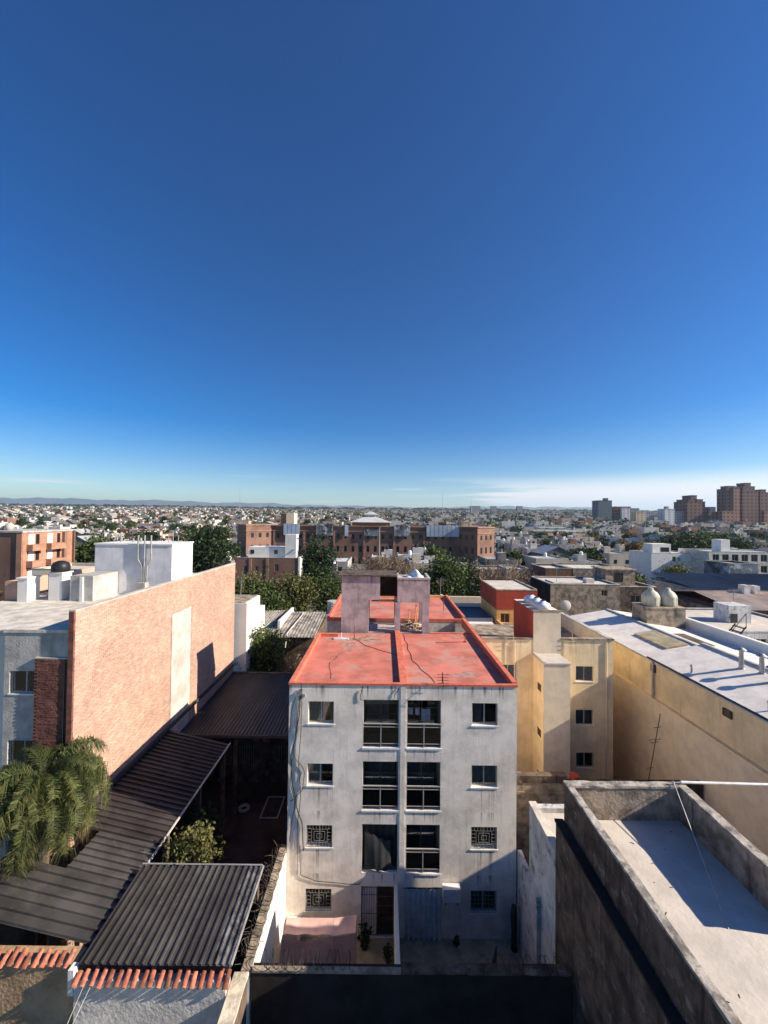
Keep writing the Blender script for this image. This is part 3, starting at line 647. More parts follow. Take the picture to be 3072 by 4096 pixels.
# small patio things
def pot(x, y, z, s, label, leafy=True):
    t_ = thing('potted_plant', label, 'plant', (x, y, z))
    c = MB(); c.lathe(x, y, [(0.12*s,z),(0.17*s,z+0.28*s),(0.19*s,z+0.3*s)], 12); c.build('pot', M['tank_black'], t_)
    V = []; 
    for k in range(90):
        a = random.random()*6.28; r = random.random()*0.3*s; p = np.array((x+r*math.cos(a), y+r*math.sin(a), z+0.32*s+random.random()*0.55*s)); u = rng.normal(size=3)*0.06*s; v = rng.normal(size=3)*0.06*s
        V += [p-u, p-v, p+u, p+v]
    inst('foliage', quads('foliage', V, M['leaf_dark'], loc=(x, y, z)), t_)
    c = MB(); c.tube([(x,y,z+0.2*s),(x+0.03,y,z+0.6*s)], 0.015*s, 5); c.build('stem', M['bark'], t_)
pot(-0.62, 16.6, 0.5, 1.0, 'large dark potted plant by the barred door')
pot(0.36, 16.1, 0.5, 0.7, 'small dark potted plant on the patio floor near the divider')
pot(3.3, 16.7, 0.5, 0.45, 'little pot plant below the air conditioner')
um = thing('folded_umbrella', 'folded dark umbrella leaning in the right patio', 'umbrella', (3.9, 14.2, 0.5))
c = MB(); c.tube([(3.95,14.15,0.5),(4.35,14.5,3.0)], 0.018, 6); c.build('pole', M['metal_grey'], um)
c = MB(); c.tube([(4.10,14.28,1.45),(4.18,14.35,1.95),(4.27,14.43,2.5),(4.34,14.49,2.95)], [0.12,0.10,0.07,0.02], 8); c.build('cloth', M['cloth_dark'], um, smooth=True)
rt = MB(); rt.tube([(5.72,16.6,0.5),(5.74,16.62,1.2),(5.7,16.6,1.9),(5.72,16.62,2.3)], [0.13,0.12,0.13,0.1], 9)
tag(rt.build('rolled_mat', M['cloth_dark'], smooth=True), 'dark rolled mat standing in the corner of the right patio', 'mat')

# ------------------------------------------------------------------ right side: peeling shed wall and terrace building
sw = thing('shed', 'narrow shed with peeling dirty white wall right of the patio', 'shed', (7, 15, 0))
c = MB(); c.box(6.16, 6.40, 13.7, 16.1, 0, 6.98); c.box(6.401, 7.6, 15.85, 16.1, 0, 6.98); c.box(5.99, 6.155, 14.9, 16.98, 0.0, 4.35); c.build('wall', M['peeling'], sw)
c = rough_bar(6.13, 6.44, 13.7, 16.13, 6.981, 7.06); c.build('coping', M['concrete_light'], sw)
c = MB(); c.box(6.402, 7.6, 13.7, 15.84, 6.5, 6.8); c.build('roof', M['white_floor'], sw)
TR = thing('terrace_building', 'dark stained building with walled white roof terrace at lower right', 'building', (8.5, 8, 0))
c = MB(); c.box(6.16, 10.9, 2.0, 13.68, 0, 8.18, 0); c.build('wall', M['stained_dark'], TR)
c = MB(); c.box(6.46, 6.66, 2.0, 13.7, 8.181, 9.46); c.build('parapet', M['stained_dark'], TR)
c = MB(); c.box(6.661, 10.36, 13.48, 13.7, 8.181, 9.46); c.build('parapet', M['stained'], TR)
c = MB(); c.box(10.362, 10.62, 9.75, 13.7, 8.181, 9.46); c.build('parapet', M['stained'], TR)
c = rough_bar(6.44, 6.67, 2.0, 13.73, 9.461, 9.53); c.build('coping', M['cap_dirty'], TR)
c = rough_bar(6.672, 10.335, 13.45, 13.73, 9.461, 9.53); c.build('coping', M['cap_dirty'], TR)
c = rough_bar(10.337, 10.65, 9.72, 13.73, 9.461, 9.53); c.build('coping', M['cap_dirty'], TR)
c = MB(); c.box(6.662, 10.9, 2.0, 13.478, 8.19, 8.35); c.box(10.363, 10.9, 2.0, 9.748, 8.186, 8.352); c.build('terrace_floor', M['white_floor'], TR)
c = rough_bar(6.12, 6.44, 2.0, 13.72, 8.13, 8.2); c.build('ledge', M['black_wall'], TR)
c = MB(); c.tube([(10.2,13.55,9.53),(10.2,13.55,9.66)], 0.03, 6); c.tube([(10.2,13.55,9.64),(8.89,9.96,8.36)], 0.014, 5); tag(c.build('guy_cable', M['metal_grey']), 'white cable stretched from the terrace corner down to its floor', 'cable')
c = MB(); c.tube([(10.5,13.6,9.6),(16.38,13.6,9.5)], 0.045, 8); c.tube([(10.52,13.6,9.53),(10.52,13.6,9.6)], 0.02, 6); tag(c.build('white_pipe', M['white_trim']), 'long white pipe from the terrace corner to the yellow wall', 'pipe')
# old wall behind
ow = thing('old_wall', 'low stained old wall between the grey and yellow blocks', 'wall', (7.6, 19.6, 0))
c = MB(); c.box(5.96, 9.3, 19.5, 19.75, 0, 5.55); c.box(5.96, 9.3, 19.44, 19.499, 5.0, 5.1); c.build('wall', M['stained'], ow)
c = MB(); c.box(5.96, 9.34, 19.46, 19.8, 5.551, 5.9); c.build('coping', M['stained_dark'], ow)
c = MB(); c.box(9.35, 16.15, 19.5, 19.75, 0, 5.6); tag(c.build('dark_wall', M['stained_dark']), 'low dark wall at the foot of the yellow block', 'wall')
bk = MB(); bk.lathe(9.75, 19.63, [(0.2,5.6),(0.23,5.86),(0.24,5.88)], 14, 0)
tag(bk.build('plastic_tub', M['red_paint']), 'small red tub on the wall end below the yellow block', 'tub')

# ------------------------------------------------------------------ yellow apartment block
YB = thing('yellow_apartment_block', 'yellow apartment block with projecting stair shaft right of the red roof', 'building', (11, 24, 0))
YY = 24.0
yw = [(12.02,13.12,8.75,9.68),(12.02,13.12,6.05,7.0),(12.06,13.14,3.44,4.38),(7.3,8.34,8.8,9.72),(7.3,8.34,6.1,7.0),(7.3,8.34,3.44,4.36)]
c = MB(); wall_y(c, YY, 6.16, 14.33, 0, 11.30, yw, 0.14)
c.quad((6.16,30.9,0),(6.16,YY,0),(6.16,YY,10.3),(6.16,30.9,10.3)); c.quad((14.33,YY,0),(14.33,30.9,0),(14.33,30.9,11.3),(14.33,YY,11.3)); c.quad((14.33,30.9,0),(6.16,30.9,0),(6.16,30.9,10.3),(14.33,30.9,10.3))
c.build('wall', M['yellow'], YB)
c = MB(); c.box(6.3, 14.2, 25.3, 25.4, 0.2, 10.2); c.build('inner_wall', M['interior'], YB)
c = MB(); c.box(6.2, 14.32, YY+0.21, 30.88, 10.2, 10.35); c.build('roof', M['stained'], YB)
c = MB(); c.box(6.14, 9.34, YY-0.06, YY+0.2, 11.301, 11.4); c.box(11.09, 14.38, YY-0.06, YY+0.2, 11.301, 11.4); c.build('coping', M['stained'], YB)
for q in ((6.17, 9.36, YY+0.003, YY+0.18, 10.351, 11.3), (11.08, 14.1, YY+0.003, YY+0.18, 10.351, 11.3), (14.101, 14.325, YY+0.004, 30.88, 10.351, 11.32), (11.08, 14.099, 30.7, 30.87, 10.351, 11.3)): c = MB(); c.box(*q); c.build('parapet', M['beige'], YB)
c = MB(); c.box(14.08, 14.36, YY+0.21, 30.9, 11.321, 11.39); c.build('coping', M['concrete'], YB)
c = MB(); c.box(9.37, 10.9, 22.4, YY-0.003, 0, 10.38); sh_ = c.build('stair_shaft', M['beige'], YB)
c = MB(); c.box(9.355, 9.369, 22.41, YY-0.004, 0, 10.379); c.build('shaft_side', M['yellow'], sh_)
c = MB(); c.box(9.32, 10.95, 22.35, YY-0.004, 10.381, 10.45); c.box(9.33, 9.48, 22.36, YY-0.005, 10.451, 10.52); c.build('shaft_roof', M['white_floor'], sh_)
for z in (8.6, 5.95, 3.4):
    for dy in (0, 0.26):
        c = MB(); c.box(9.335, 9.354, 22.75+dy, 22.97+dy, z, z+0.42); c.build('shaft_vent', M['window_dark'], sh_)
c = MB(); c.box(9.37, 11.07, YY-0.02, 27.6, 10.352, 13.05); tk_ = c.build('tank_room', M['beige'], YB)
c = MB(); c.box(9.35, 9.369, YY+0.02, 27.59, 10.36, 13.04); c.build('tank_room_side', M['red_paint'], tk_)
c = MB(); c.box(9.33, 11.1, YY-0.05, YY+0.1, 13.051, 13.12); c.build('coping', M['stained'], tk_)
for k, h in enumerate(yw): window_y(YB, *h, YY+0.1, curtain=('curtain' if k in (0, 3) else 'curtain_grey', 1.0) if k != 2 else ('curtain_grey', 0.3), wall_y_=YY)
for k, x in enumerate((8.2, 13.9)):
    c = MB(); c.tube([(x,YY-0.04,0.3),(x,YY-0.04,11.2)], 0.035, 6); c.build('downpipe', M['beige'], YB)
for k, (yy, s_) in enumerate(((24.6,1.0),(25.6,1.0),(26.6,1.0))):
    t_ = thing('water_tank', ('white water tank on the tank room nearest the viewer', 'middle one of three white water tanks on the red tank room', 'white water tank farthest back on the red tank room')[k], 'water tank', (10.2, yy, 13.05), 'water tanks on the yellow block')
    c = MB(); c.lathe(10.2, yy, [(0.46,13.05),(0.47,13.3),(0.42,13.42),(0.18,13.52),(0.17,13.58)], 18); c.build('body', M['tank_white'], t_, smooth=True)
    c = MB(); c.lathe(10.2, yy, [(0.15,13.581),(0.14,13.62)], 14); c.build('lid', M['tank_black'], t_)
for k, x in enumerate((8.1, 11.75)):
    t_ = thing('clothes_post', ('thin T-shaped post at the left parapet of the yellow block', 'thin T-shaped post at the right parapet of the yellow block')[k], 'post', (x, YY-0.1, 10.0), 'posts on the yellow parapet')
    c = MB(); c.tube([(x,YY-0.09,9.9),(x,YY-0.09,11.75)], 0.018, 5); c.build('pole', M['beige'], t_)
    c = MB(); c.tube([(x-0.45,YY-0.1,11.2),(x+0.2,YY-0.1,11.25)], 0.014, 5); c.tube([(x-0.4,YY-0.1,10.95),(x+0.1,YY-0.1,10.98)], 0.014, 5); c.build('arm', M['beige'], t_)
# red and ochre house behind the yellow block
RH = thing('red_house', 'ochre house with dark red upper box behind the yellow block', 'house', (12.4, 40, 0))
c = MB(); wall_y(c, 38, 11.2, 15.2, 0, 9.9, [(11.6,12.5,8.6,9.5)], 0.15); c.box(11.2, 15.2, 38.16, 44, 0, 9.9); c.build('wall', M['ochre'], RH)
c = MB(); c.box(11.17, 15.2, 37.97, 44.2, 9.901, 11.75); c.build('upper_box', M['red_paint'], RH)
c = MB(); c.box(11.3, 15.1, 38.15, 44, 11.751, 11.8); c.build('roof', M['white_floor'], RH)
c = MB(); c.box(11.15, 15.2, 37.95, 38.14, 11.751, 11.86); c.box(11.15, 11.29, 38.142, 44.2, 11.751, 11.86); c.box(15.0, 15.22, 38.142, 44.2, 11.751, 11.92); c.build('coping', M['stained'], RH)
window_y(RH, 11.6, 12.5, 8.6, 9.5, 38.1, curtain=('curtain_grey', 1), wall_y_=38)
c = MB(); c.box(11.17, 11.35, 32.5, 37.96, 0, 8.9); c.box(11.36, 14, 32.5, 32.7, 0, 8.4); c.build('yard_wall', M['ochre'], RH)
PG = thing('pergola', 'white slatted pergola roof between the red roof and the red house', 'pergola', (9, 34.6, 0))
for k in range(7):
    c = MB(); y = 32.7+0.6*k; c.box(7.6, 10.4, y, y+0.5, 8.94, 8.98); c.build('slat', M['white_trim'], PG)
c = MB(); c.box(7.6, 7.72, 32.65, 36.9, 8.8, 8.935); c.box(9.0, 9.12, 32.65, 36.9, 8.8, 8.935); c.box(10.28, 10.4, 32.65, 36.9, 8.8, 8.935); c.build('beam', M['white_trim'], PG)
for x in (7.6, 10.28):
    for y in (32.7, 36.7): c = MB(); c.box(x, x+0.12, y, y+0.12, 0, 8.8); c.build('post', M['white_trim'], PG)
DS = thing('flat_roof_annex', 'low annex with dark bluish flat roof behind the pergola', 'annex', (9.2, 41, 0))
c = MB(); c.box(6.6, 11.0, 38.5, 43.5, 0, 8.9); c.build('wall', M['white_paint'], DS)
c = MB(); c.box(6.7, 10.9, 38.6, 43.2, 8.901, 8.95); c.build('roof', M['navy'], DS)
c = MB(); c.box(6.6, 11.0, 43.21, 43.5, 8.901, 9.3); c.build('coping', M['white_paint'], DS)
c = MB(); c.box(7, 13.5, 47, 47.3, 0, 9.3); c.box(6.98, 7.3, 46.95, 47.35, 0, 9.5); tag(c.build('yellow_yard_wall', M['beige']), 'pale yellow yard wall in front of the dark trees', 'wall')

# ------------------------------------------------------------------ warehouse with white roof
WH = thing('warehouse', 'long warehouse with ochre side wall and white metal roof at right', 'warehouse', (19, 20, 0))
c = MB(); c.box(16.4, 16.65, 4.0, 34.0, 8.1, 10.2); c.build('upper_wall', M['warehouse'], WH)
c = MB(); c.box(16.22, 16.65, 4.0, 34.0, 0, 8.08); c.build('lower_wall', M['beige'], WH)
c = MB(); c.box(16.18, 16.399, 4.0, 34.0, 8.081, 8.15); c.build('ledge', M['yellow'], WH)
c = MB(); c.box(16.34, 16.7, 4.0, 34.05, 10.201, 10.29); c.build('eave_gutter', M['concrete'], WH)
pr = [(16.66,0),(23.6,0),(23.6,10.3),(19.8,10.85),(16.66,10.24)]
for y in (33.8, 4.0): c = MB(); c.extr(pr, y, y+0.2); c.build('end_wall', M['white_paint'], WH)
c = MB(); c.box(23.4, 23.6, 4.21, 33.79, 0, 10.25); c.build('right_wall', M['white_paint'], WH)
def slope_sheets(parent, x0, z0, x1, z1, y0, y1, w_, name, mt, pitch=0.25, h=0.03):
    L = math.hypot(x1-x0, z1-z0); n = max(1, round((y1-y0)/w_)); ww = (y1-y0)/n
    me = sheet_mesh(name, ww-0.002, L, pitch, h, mt)
    ang = math.atan2(z1-z0, x1-x0); base = wloc(parent)
    for k in range(n):      # ribs run down the slope along X, sheets follow each other along Y
        o = inst(name, me, parent)
        Mx = Matrix(((0, math.cos(ang), -math.sin(ang)), (-1, 0, 0), (0, math.sin(ang), math.cos(ang)))).to_4x4()
        o.matrix_local = Matrix.Translation(Vector((x0, y0+ww*(k+1), z0))-base) @ Mx
def wz(x, near): return (10.42+(x-16.35)*0.217) if near else (10.31+(x-16.35)*0.18)
slope_sheets(WH, 16.35, wz(16.35,0), 19.8, wz(19.8,0), 24.0, 34.0, 1.1, 'roof_sheet', M['roof_white'], 0.55, 0.006)
slope_sheets(WH, 16.35, wz(16.35,1), 19.8, wz(19.8,1), 4.0, 23.9, 1.1, 'roof_sheet', M['roof_white'], 0.55, 0.006)
c = MB(); c.quad((19.8,24,wz(19.8,0)),(23.7,24,10.4),(23.7,34,10.4),(19.8,34,wz(19.8,0))); c.build('back_slope', M['roof_white'], WH)
c = MB(); c.quad((19.8,4.0,wz(19.8,1)),(23.7,4,10.5),(23.7,23.9,10.5),(19.8,23.9,wz(19.8,1))); c.build('back_slope', M['roof_white'], WH)
c = MB(); c.extr([(16.4,10.2),(19.8,10.8),(23.5,10.2),(23.5,10.45),(19.8,11.12),(16.4,10.39)], 23.91, 23.99); c.build('roof_step', M['concrete'], WH)
c = MB(); c.box(19.7, 19.9, 4.0, 23.9, wz(19.8,1)+.01, wz(19.8,1)+.08); c.build('ridge_cap', M['concrete'], WH)
c = MB(); c.box(19.7, 19.9, 24.0, 34.0, wz(19.8,0)+.01, wz(19.8,0)+.07); c.build('ridge_cap', M['concrete'], WH)
c = MB(); c.box(23.7, 24.0, 4.0, 34.0, 0, 11.2); c.build('far_parapet', M['white_paint'], WH)
c = MB(); c.extr([(18.0,wz(18,0)+.02),(19.4,wz(19.4,0)+.02),(19.4,wz(19.4,0)+.11),(18.0,wz(18,0)+.11)], 24.5, 27.6); c.build('skylight', M['skylight'], WH)
c = MB(); c.box(19.95, 21.2, 24.6, 27.2, 10.55, 10.85); c.build('dark_hatch', M['stained_dark'], WH)
c = MB(); c.tube([(16.3,23.3,7.0),(16.3,23.3,10.3)], 0.065, 8); c.build('downpipe', M['concrete'], WH)
c = MB(); c.box(16.3,16.398,23.15,23.5,9.65,10.1); c.build('wall_box', M['stained_dark'], WH)
c = MB(); c.box(16.3,16.398,18.1,18.55,9.5,9.85); c.build('wall_box', M['stained_dark'], WH)
ST = thing('tank_stand', 'stained concrete tank stand on the white warehouse roof', 'tank stand', (21.9, 30.7, 10.3))
c = MB(); c.box(20.4, 23.4, 29.8, 31.6, 10.3, 11.98); c.build('base', M['stained'], ST)
c = MB(); c.box(20.35, 23.45, 29.75, 31.65, 11.981, 12.08); c.build('slab', M['stained'], ST)
for k, x in enumerate((21.25, 22.6)):
    t_ = thing('water_tank', ('cream water tank at the left on the warehouse stand', 'cream water tank at the right on the warehouse stand')[k], 'water tank', (x, 30.6, 12.08), 'cream tanks on the warehouse')
    c = MB(); c.lathe(x, 30.6, [(0.6,12.08),(0.62,12.15),(0.62,12.8),(0.585,12.9),(0.45,13.12),(0.22,13.28),(0.19,13.38)], 22); c.build('body', M['tank_cream'], t_, smooth=True)
    c = MB(); c.lathe(x, 30.6, [(0.19,13.381),(0.18,13.45),(0.05,13.48)], 14); c.build('lid', M['tank_cream'], t_, smooth=True)
    c = MB()
    for a in range(12): c.tube([(x+.625*math.cos(a*.5236),30.6+.625*math.sin(a*.5236),12.15),(x+.625*math.cos(a*.5236),30.6+.625*math.sin(a*.5236),12.78)], .018, 4)
    c.build('ribs', M['tank_cream'], t_)
for k, (x, y, h_) in enumerate(((19.0,20.45,0.95),(19.3,19.65,0.85),(18.9,18.75,0.68))):
    zb = wz(x,1)
    t_ = thing('roof_vent', ('tall capped vent pipe on the white roof, farthest of three', 'capped vent pipe in the middle of three on the white roof', 'short capped vent pipe on the white roof, nearest of three')[k], 'vent', (x, y, zb), 'vent pipes on the white roof')
    c = MB(); c.lathe(x, y, [(0.16,zb-.02),(0.12,zb+0.05),(0.1,zb+h_)], 12); c.build('pipe', M['metal_grey'], t_)
    c = MB(); c.lathe(x, y, [(0.22,zb+h_),(0.23,zb+h_+0.04),(0.06,zb+h_+0.16)], 12); c.build('cap', M['metal_grey'], t_)
for k, (x, y) in enumerate(((16.8,21.0),(16.85,16.85))):
    zb = wz(x,1)
    c = MB(); c.tube([(x,y,zb),(x,y,zb+0.36)], 0.05, 7); c.lathe(x, y, [(0.08,zb+0.361),(0.03,zb+0.46)], 8); tag(c.build('roof_vent', M['metal_grey']), ('small pipe on the white roof eave nearer the yellow block', 'small bent pipe on the white roof eave nearer the viewer')[k], 'vent', 'eave pipes')
ta = thing('tv_antenna', 'old television antenna standing against the beige warehouse wall', 'antenna', (13.6, 19.6, 5.6))
c = MB(); c.tube([(13.5,19.62,5.6),(13.95,19.4,9.1)], 0.02, 5); c.build('mast', M['iron'], ta)
c = MB()
for f, l in ((0.8,0.3),(0.62,0.42),(0.58,0.3),(0.2,0.25)):
    p = Vector((13.5,19.62,5.6)).lerp(Vector((13.95,19.4,9.1)), f); c.tube([p+Vector((-l,-0.1,0.02)), p+Vector((l*.8,0.1,-0.03))], 0.013, 4)
c.build('rods', M['iron'], ta)

# wear patch beside the tank tower
random.seed(8); M['worn'] = mat('worn_membrane', (0.42,0.27,0.22), var=0.35, vscale=2.5, spots=0.8, spot_col=(0.56,0.19,0.14), spot_scale=2.2, spot_lo=0.47)
def worn(cx, cy, rx, ry, z, n=26):
    wp = MB(); wp.poly([(cx+rx*(1+random.uniform(-.35,.35))*math.cos(6.283*k/n), cy+ry*(1+random.uniform(-.35,.35))*math.sin(6.283*k/n), z) for k in range(n)]); wp.build('worn_patch', M['worn'], roof)
worn(-1.1, 24.0, 1.0, .55, 11.224); worn(-2.0, 22.7, .55, .9, 11.225); worn(3.9, 18.6, .8, .35, 11.224); worn(-0.2, 24.7, .7, .3, 11.226)
# roof clutter
rc = thing('roof_cables', 'thin dark cables lying across the red roof', 'cables', (2, 21, 11.22))
def rcable(pts, r=0.012):
    c = MB(); P_ = []
    for (a, b), (d, e) in zip(pts, pts[1:]):
        for k in range(8):
            f = k/8; P_.append((a+(d-a)*f+0.04*math.sin(f*6.28), b+(e-b)*f, 11.235))
    P_.append((*pts[-1], 11.235)); c.tube(P_, r, 4); c.build('cable', M['iron'], rc)
rcable([(1.3,25.0),(1.45,23.4),(1.5,21.8),(1.65,20.2),(2.1,18.8),(2.62,17.2)])
rcable([(-1.7,23.9),(-0.9,22.6),(0.3,21.6),(0.78,21.2)])
rcable([(-2.4,18.0),(-2.7,20.0),(-2.2,21.6)], 0.008)
rcable([(3.2,23.4),(4.1,23.45),(5.05,23.6)], 0.01)
random.seed(31)
db = MB()
for k in range(24):
    x, y = random.uniform(6.9,9.8), random.uniform(6.2,13.2); r_ = random.uniform(.01,.03); db.tube([(x,y,8.353),(x+random.uniform(-.1,.1),y+random.uniform(-.1,.1),8.36)], r_*.5, 5)
stuff(tag(db.build('leaf_litter', M['stained_dark']), 'dry leaves and grit scattered on the white terrace floor', 'litter'))
for k, (x, y, z) in enumerate(((14.0,29.6,11.4),(23.85,33.2,11.2))):
    t_ = thing('satellite_dish', ('grey satellite dish at the far end of the yellow block parapet', 'grey satellite dish beside the warehouse water tanks')[k], 'satellite dish', (x, y, z), 'satellite dishes')
    c = MB(); c.tube([(x,y,z),(x,y,z+.75)], .025, 6); c.build('mast', M['metal_grey'], t_)
    c = MB(); c.grid(lambda u, v: (x+.42*v*math.cos(u*6.283), y-.06-.12*(1-v*v), z+.8+.42*v*math.sin(u*6.283)), 18, 4); c.build('dish', M['concrete'], t_, smooth=True)
    c = MB(); c.tube([(x,y-.15,z+.45),(x,y-.5,z+.75)], .012, 4); c.build('arm', M['iron'], t_)
wr = thing('overhead_wires', 'two thin wires dropping below the tiles at bottom left', 'wires', (-8.6, 11.6, 4.7))
for dx in (0, .22):
    c = MB(); c.tube([(-8.75+dx,11.72,4.8),(-8.95+dx*.4,10.6,3.6),(-9.1,9.4,2.6)], .011, 4); c.build('wire', M['concrete'], wr)
bx_ = thing('gas_cabinet', 'small white meter cabinet on the left patio floor behind the canopy', 'cabinet', (-3.6, 16.8, 0.5))
c = MB(); c.box(-3.95,-3.4,16.6,16.98,.501,1.4); c.build('body', M['white_trim'], bx_)
c = MB(); c.box(-3.9,-3.45,16.58,16.599,.6,1.3); c.build('door', M['metal_grey'], bx_)

# ------------------------------------------------------------------ left: brick party wall and its house
BH = thing('brick_house', 'tall house behind the large sunlit salmon brick party wall at left', 'building', (-13.2, 25, 0))
BX = -12.9
c = MB(); c.box(BX-0.22, BX-0.004, 16.2, 33.5, 0, 14.66); pwall = c.build('party_wall', M['mortar'], BH)
c = MB(); c.box(BX-0.003, BX+0.03, 23.6, 25.9, 4.0, 12.68); c.build('plaster_strip', M['patch'], BH)
bl, bhh, gap = 0.245, 0.062, 0.012
random.seed(21)
cells = []
row = 0; z = 4.6
while z < 14.62:
    y = 16.2 + (0 if row % 2 else -0.128)
    while y < 33.5:
        y0 = max(y, 16.2); y1 = min(y+bl, 33.5)
        if y1-y0 > 0.05 and not (y1 > 23.58 and y0 < 25.92 and z < 12.7): cells.append((y0, y1, z))
        y += bl+gap
    z += bhh+gap; row += 1
cells.sort(key=lambda q: q[0]**2 + (q[2]-18.7)**2)
full = [q for q in cells if q[1]-q[0] > 0.24]
pick = set(id(q) for q in full[:300])
bm_ = MB(); bm_.box(-0.02, 0, 0, bl, 0, bhh); bmesh_b = bm_.mesh('brick', M['brick'])
pl = wloc(pwall)
for q in full[:300]:
    inst('brick', bmesh_b, pwall, Vector((BX+random.uniform(-0.002, 0.016), q[0], q[2]))-pl)
Vb = []
for q in cells:
    if id(q) in pick: continue
    x = BX+random.uniform(-0.003, 0.022); xb = BX-0.004; y0, y1, z0 = q; z1 = z0+bhh
    Vb += [(x,y0,z0),(x,y1,z0),(x,y1,z1),(x,y0,z1), (xb,y0,z1),(x,y0,z1),(x,y1,z1),(xb,y1,z1), (xb,y0,z0),(xb,y1,z0),(x,y1,z0),(x,y0,z0), (xb,y0,z0),(x,y0,z0),(x,y0,z1),(xb,y0,z1)]
stuff(inst('brickwork', quads('brickwork', Vb, M['brick'], loc=tuple(pl)), pwall))
c = MB(); c.box(BX-0.26, BX+0.03, 16.17, 33.53, 14.661, 14.72); c.build('coping', M['patch'], BH)
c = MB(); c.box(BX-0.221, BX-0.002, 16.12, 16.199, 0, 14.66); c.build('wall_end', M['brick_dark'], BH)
# grey concrete front with brick pier and window
c = MB(); wall_y(c, 16.32, -15.95, BX-0.222, 0, 13.80, [(-15.72,-14.45,11.16,12.1),(-15.72,-14.45,8.2,9.2)], 0.15); c.quad((-15.95,24,0),(-15.95,16.32,0),(-15.95,16.32,13.8),(-15.95,24,13.8)); c.build('front_wall', M['concrete'], BH)
window_y(BH, -15.72, -14.45, 11.16, 12.1, 16.43, curtain=('curtain', 1), wall_y_=16.32)
window_y(BH, -15.72, -14.45, 8.2, 9.2, 16.43, curtain=('curtain', 1), wall_y_=16.32)
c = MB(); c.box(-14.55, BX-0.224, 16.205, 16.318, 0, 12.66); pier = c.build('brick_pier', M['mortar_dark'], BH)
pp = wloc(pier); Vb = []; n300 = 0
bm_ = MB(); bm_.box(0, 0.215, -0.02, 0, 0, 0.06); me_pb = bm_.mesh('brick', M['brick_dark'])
rows = []
z = 12.59; row = 0
while z > 4.2:
    x = -14.55 + (0 if row % 2 else 0.112)
    while x+0.215 < BX-0.25:
        if n300 < 300: inst('brick', me_pb, pier, Vector((x, 16.204-random.uniform(0,0.014), z))-pp); n300 += 1
        else:
            y = 16.204-random.uniform(0.004,0.02); Vb += [(x,y,z),(x+.215,y,z),(x+.215,y,z+.06),(x,y,z+.06), (x,y,z+.06),(x+.215,y,z+.06),(x+.215,16.204,z+.06),(x,16.204,z+.06)]
        x += 0.228
    z -= 0.073; row += 1
stuff(inst('brickwork', quads('brickwork', Vb, M['brick_dark'], loc=tuple(pp)), pier))
c = MB(); c.box(-14.58, BX-0.223, 16.19, 16.319, 12.661, 12.71); c.build('pier_cap', M['concrete'], BH)
c = MB(); c.tube([(-13.28,16.17,4.5),(-13.28,16.17,12.6)], 0.035, 6); c.build('downpipe', M['iron'], BH)
c = MB(); c.box(-21.5, BX-0.222, 16.33, 33.4, 13.6, 13.82); c.box(-16.0, BX-0.222, 16.28, 16.329, 13.72, 13.85); c.build('roof', M['concrete_light'], BH)
c = MB(); c.box(-21.5, -15.96, 17.2, 17.4, 0, 13.6); c.box(-17.5,-15.951,16.6,17.19,12.6,13.5); c.build('side_wall', M['white_paint'], BH)
tw = thing('roof_tower', 'white rooftop stair tower with vent pipes above the brick wall', 'roof tower', (-15.6, 25.2, 13.82))
c = MB(); c.box(-18.0, -13.2, 24.0, 26.6, 13.825, 16.88); c.build('wall', mat('tower_white', (0.72,0.71,0.72), var=0.1, vscale=1.2, bump=0.3, bscale=14, streak=0.3, streak_col=(0.42,0.4,0.4), spots=0.15, spot_col=(0.4,0.4,0.4)), tw)
c = MB(); c.box(-18.05, -13.15, 23.95, 26.65, 16.881, 16.97); c.build('roof_slab', M['white_paint'], tw)
for x0, x1 in ((-15.25,-15.0),(-14.85,-14.85),(-14.45,-14.68)):
    c = MB(); c.tube([(x0,23.9,17.5),(x0,23.9,16.0),(x1,23.9,15.6),(x1,23.9,13.83)], 0.05, 8); c.build('vent_pipe', M['metal_grey'], tw)
c = MB(); c.box(-15.1,-14.6,23.6,23.99,13.825,14.6); c.build('pipe_box', M['concrete'], tw)
for k, (x, h_) in enumerate(((-17.2,.35),(-15.9,.3),(-14.1,.6),(-13.8,.75),(-13.45,.5),(-16.4,.25))):
    c = MB(); c.tube([(x,25.2,16.97),(x,25.2,16.97+h_)], 0.025 if h_ > .4 else 0.06, 6); c.build('roof_pipe', M['metal_grey'], tw)
lowv = thing('roof_annex', 'low grey rooftop annex left of the white stair tower', 'annex', (-17.4, 22.5, 13.82))
c = MB(); c.box(-17.8, -16.5, 21.9, 23.94, 13.825, 15.25); c.build('wall', M['concrete'], lowv)
c = MB(); c.box(-17.2, -17.02, 21.82, 21.899, 13.825, 15.2); c.build('pillar', M['white_paint'], lowv)
for k, (x0, x1, y0, y1, zt, m_) in enumerate(((-19.1,-18.35,22,22.7,15.35,'white_paint'),(-20.5,-19.95,21.6,22.4,15.1,'white_paint'))):
    c = MB(); c.box(x0, x1, y0, y1, 13.825, zt); c.box(x0-0.05, x1+0.05, y0-0.05, y1+0.05, zt+0.001, zt+0.07)
    tag(c.build('roof_pillar', M[m_]), ('white rooftop pillar carrying a black water tank', 'white rooftop pillar at the end of the low brick parapet')[k], 'pillar')
c = MB(); c.lathe(-18.72, 22.35, [(0.42,15.43),(0.45,15.5),(0.45,15.75),(0.36,15.95),(0.15,16.05)], 18); tag(c.build('water_tank', M['tank_black'], smooth=True), 'black domed water tank on a white rooftop pillar', 'water tank')
c = MB(); c.box(-21.5, -20.51, 21.9, 22.1, 13.825, 14.9); c.box(-18.3, -16.6, 26.0, 26.2, 13.825, 15.0); c.box(-21.5,-21.3,22.11,33,13.825,14.9); tag(c.build('brick_parapet', M['brick']), 'low orange brick parapet on the flat roof at the far left', 'parapet')
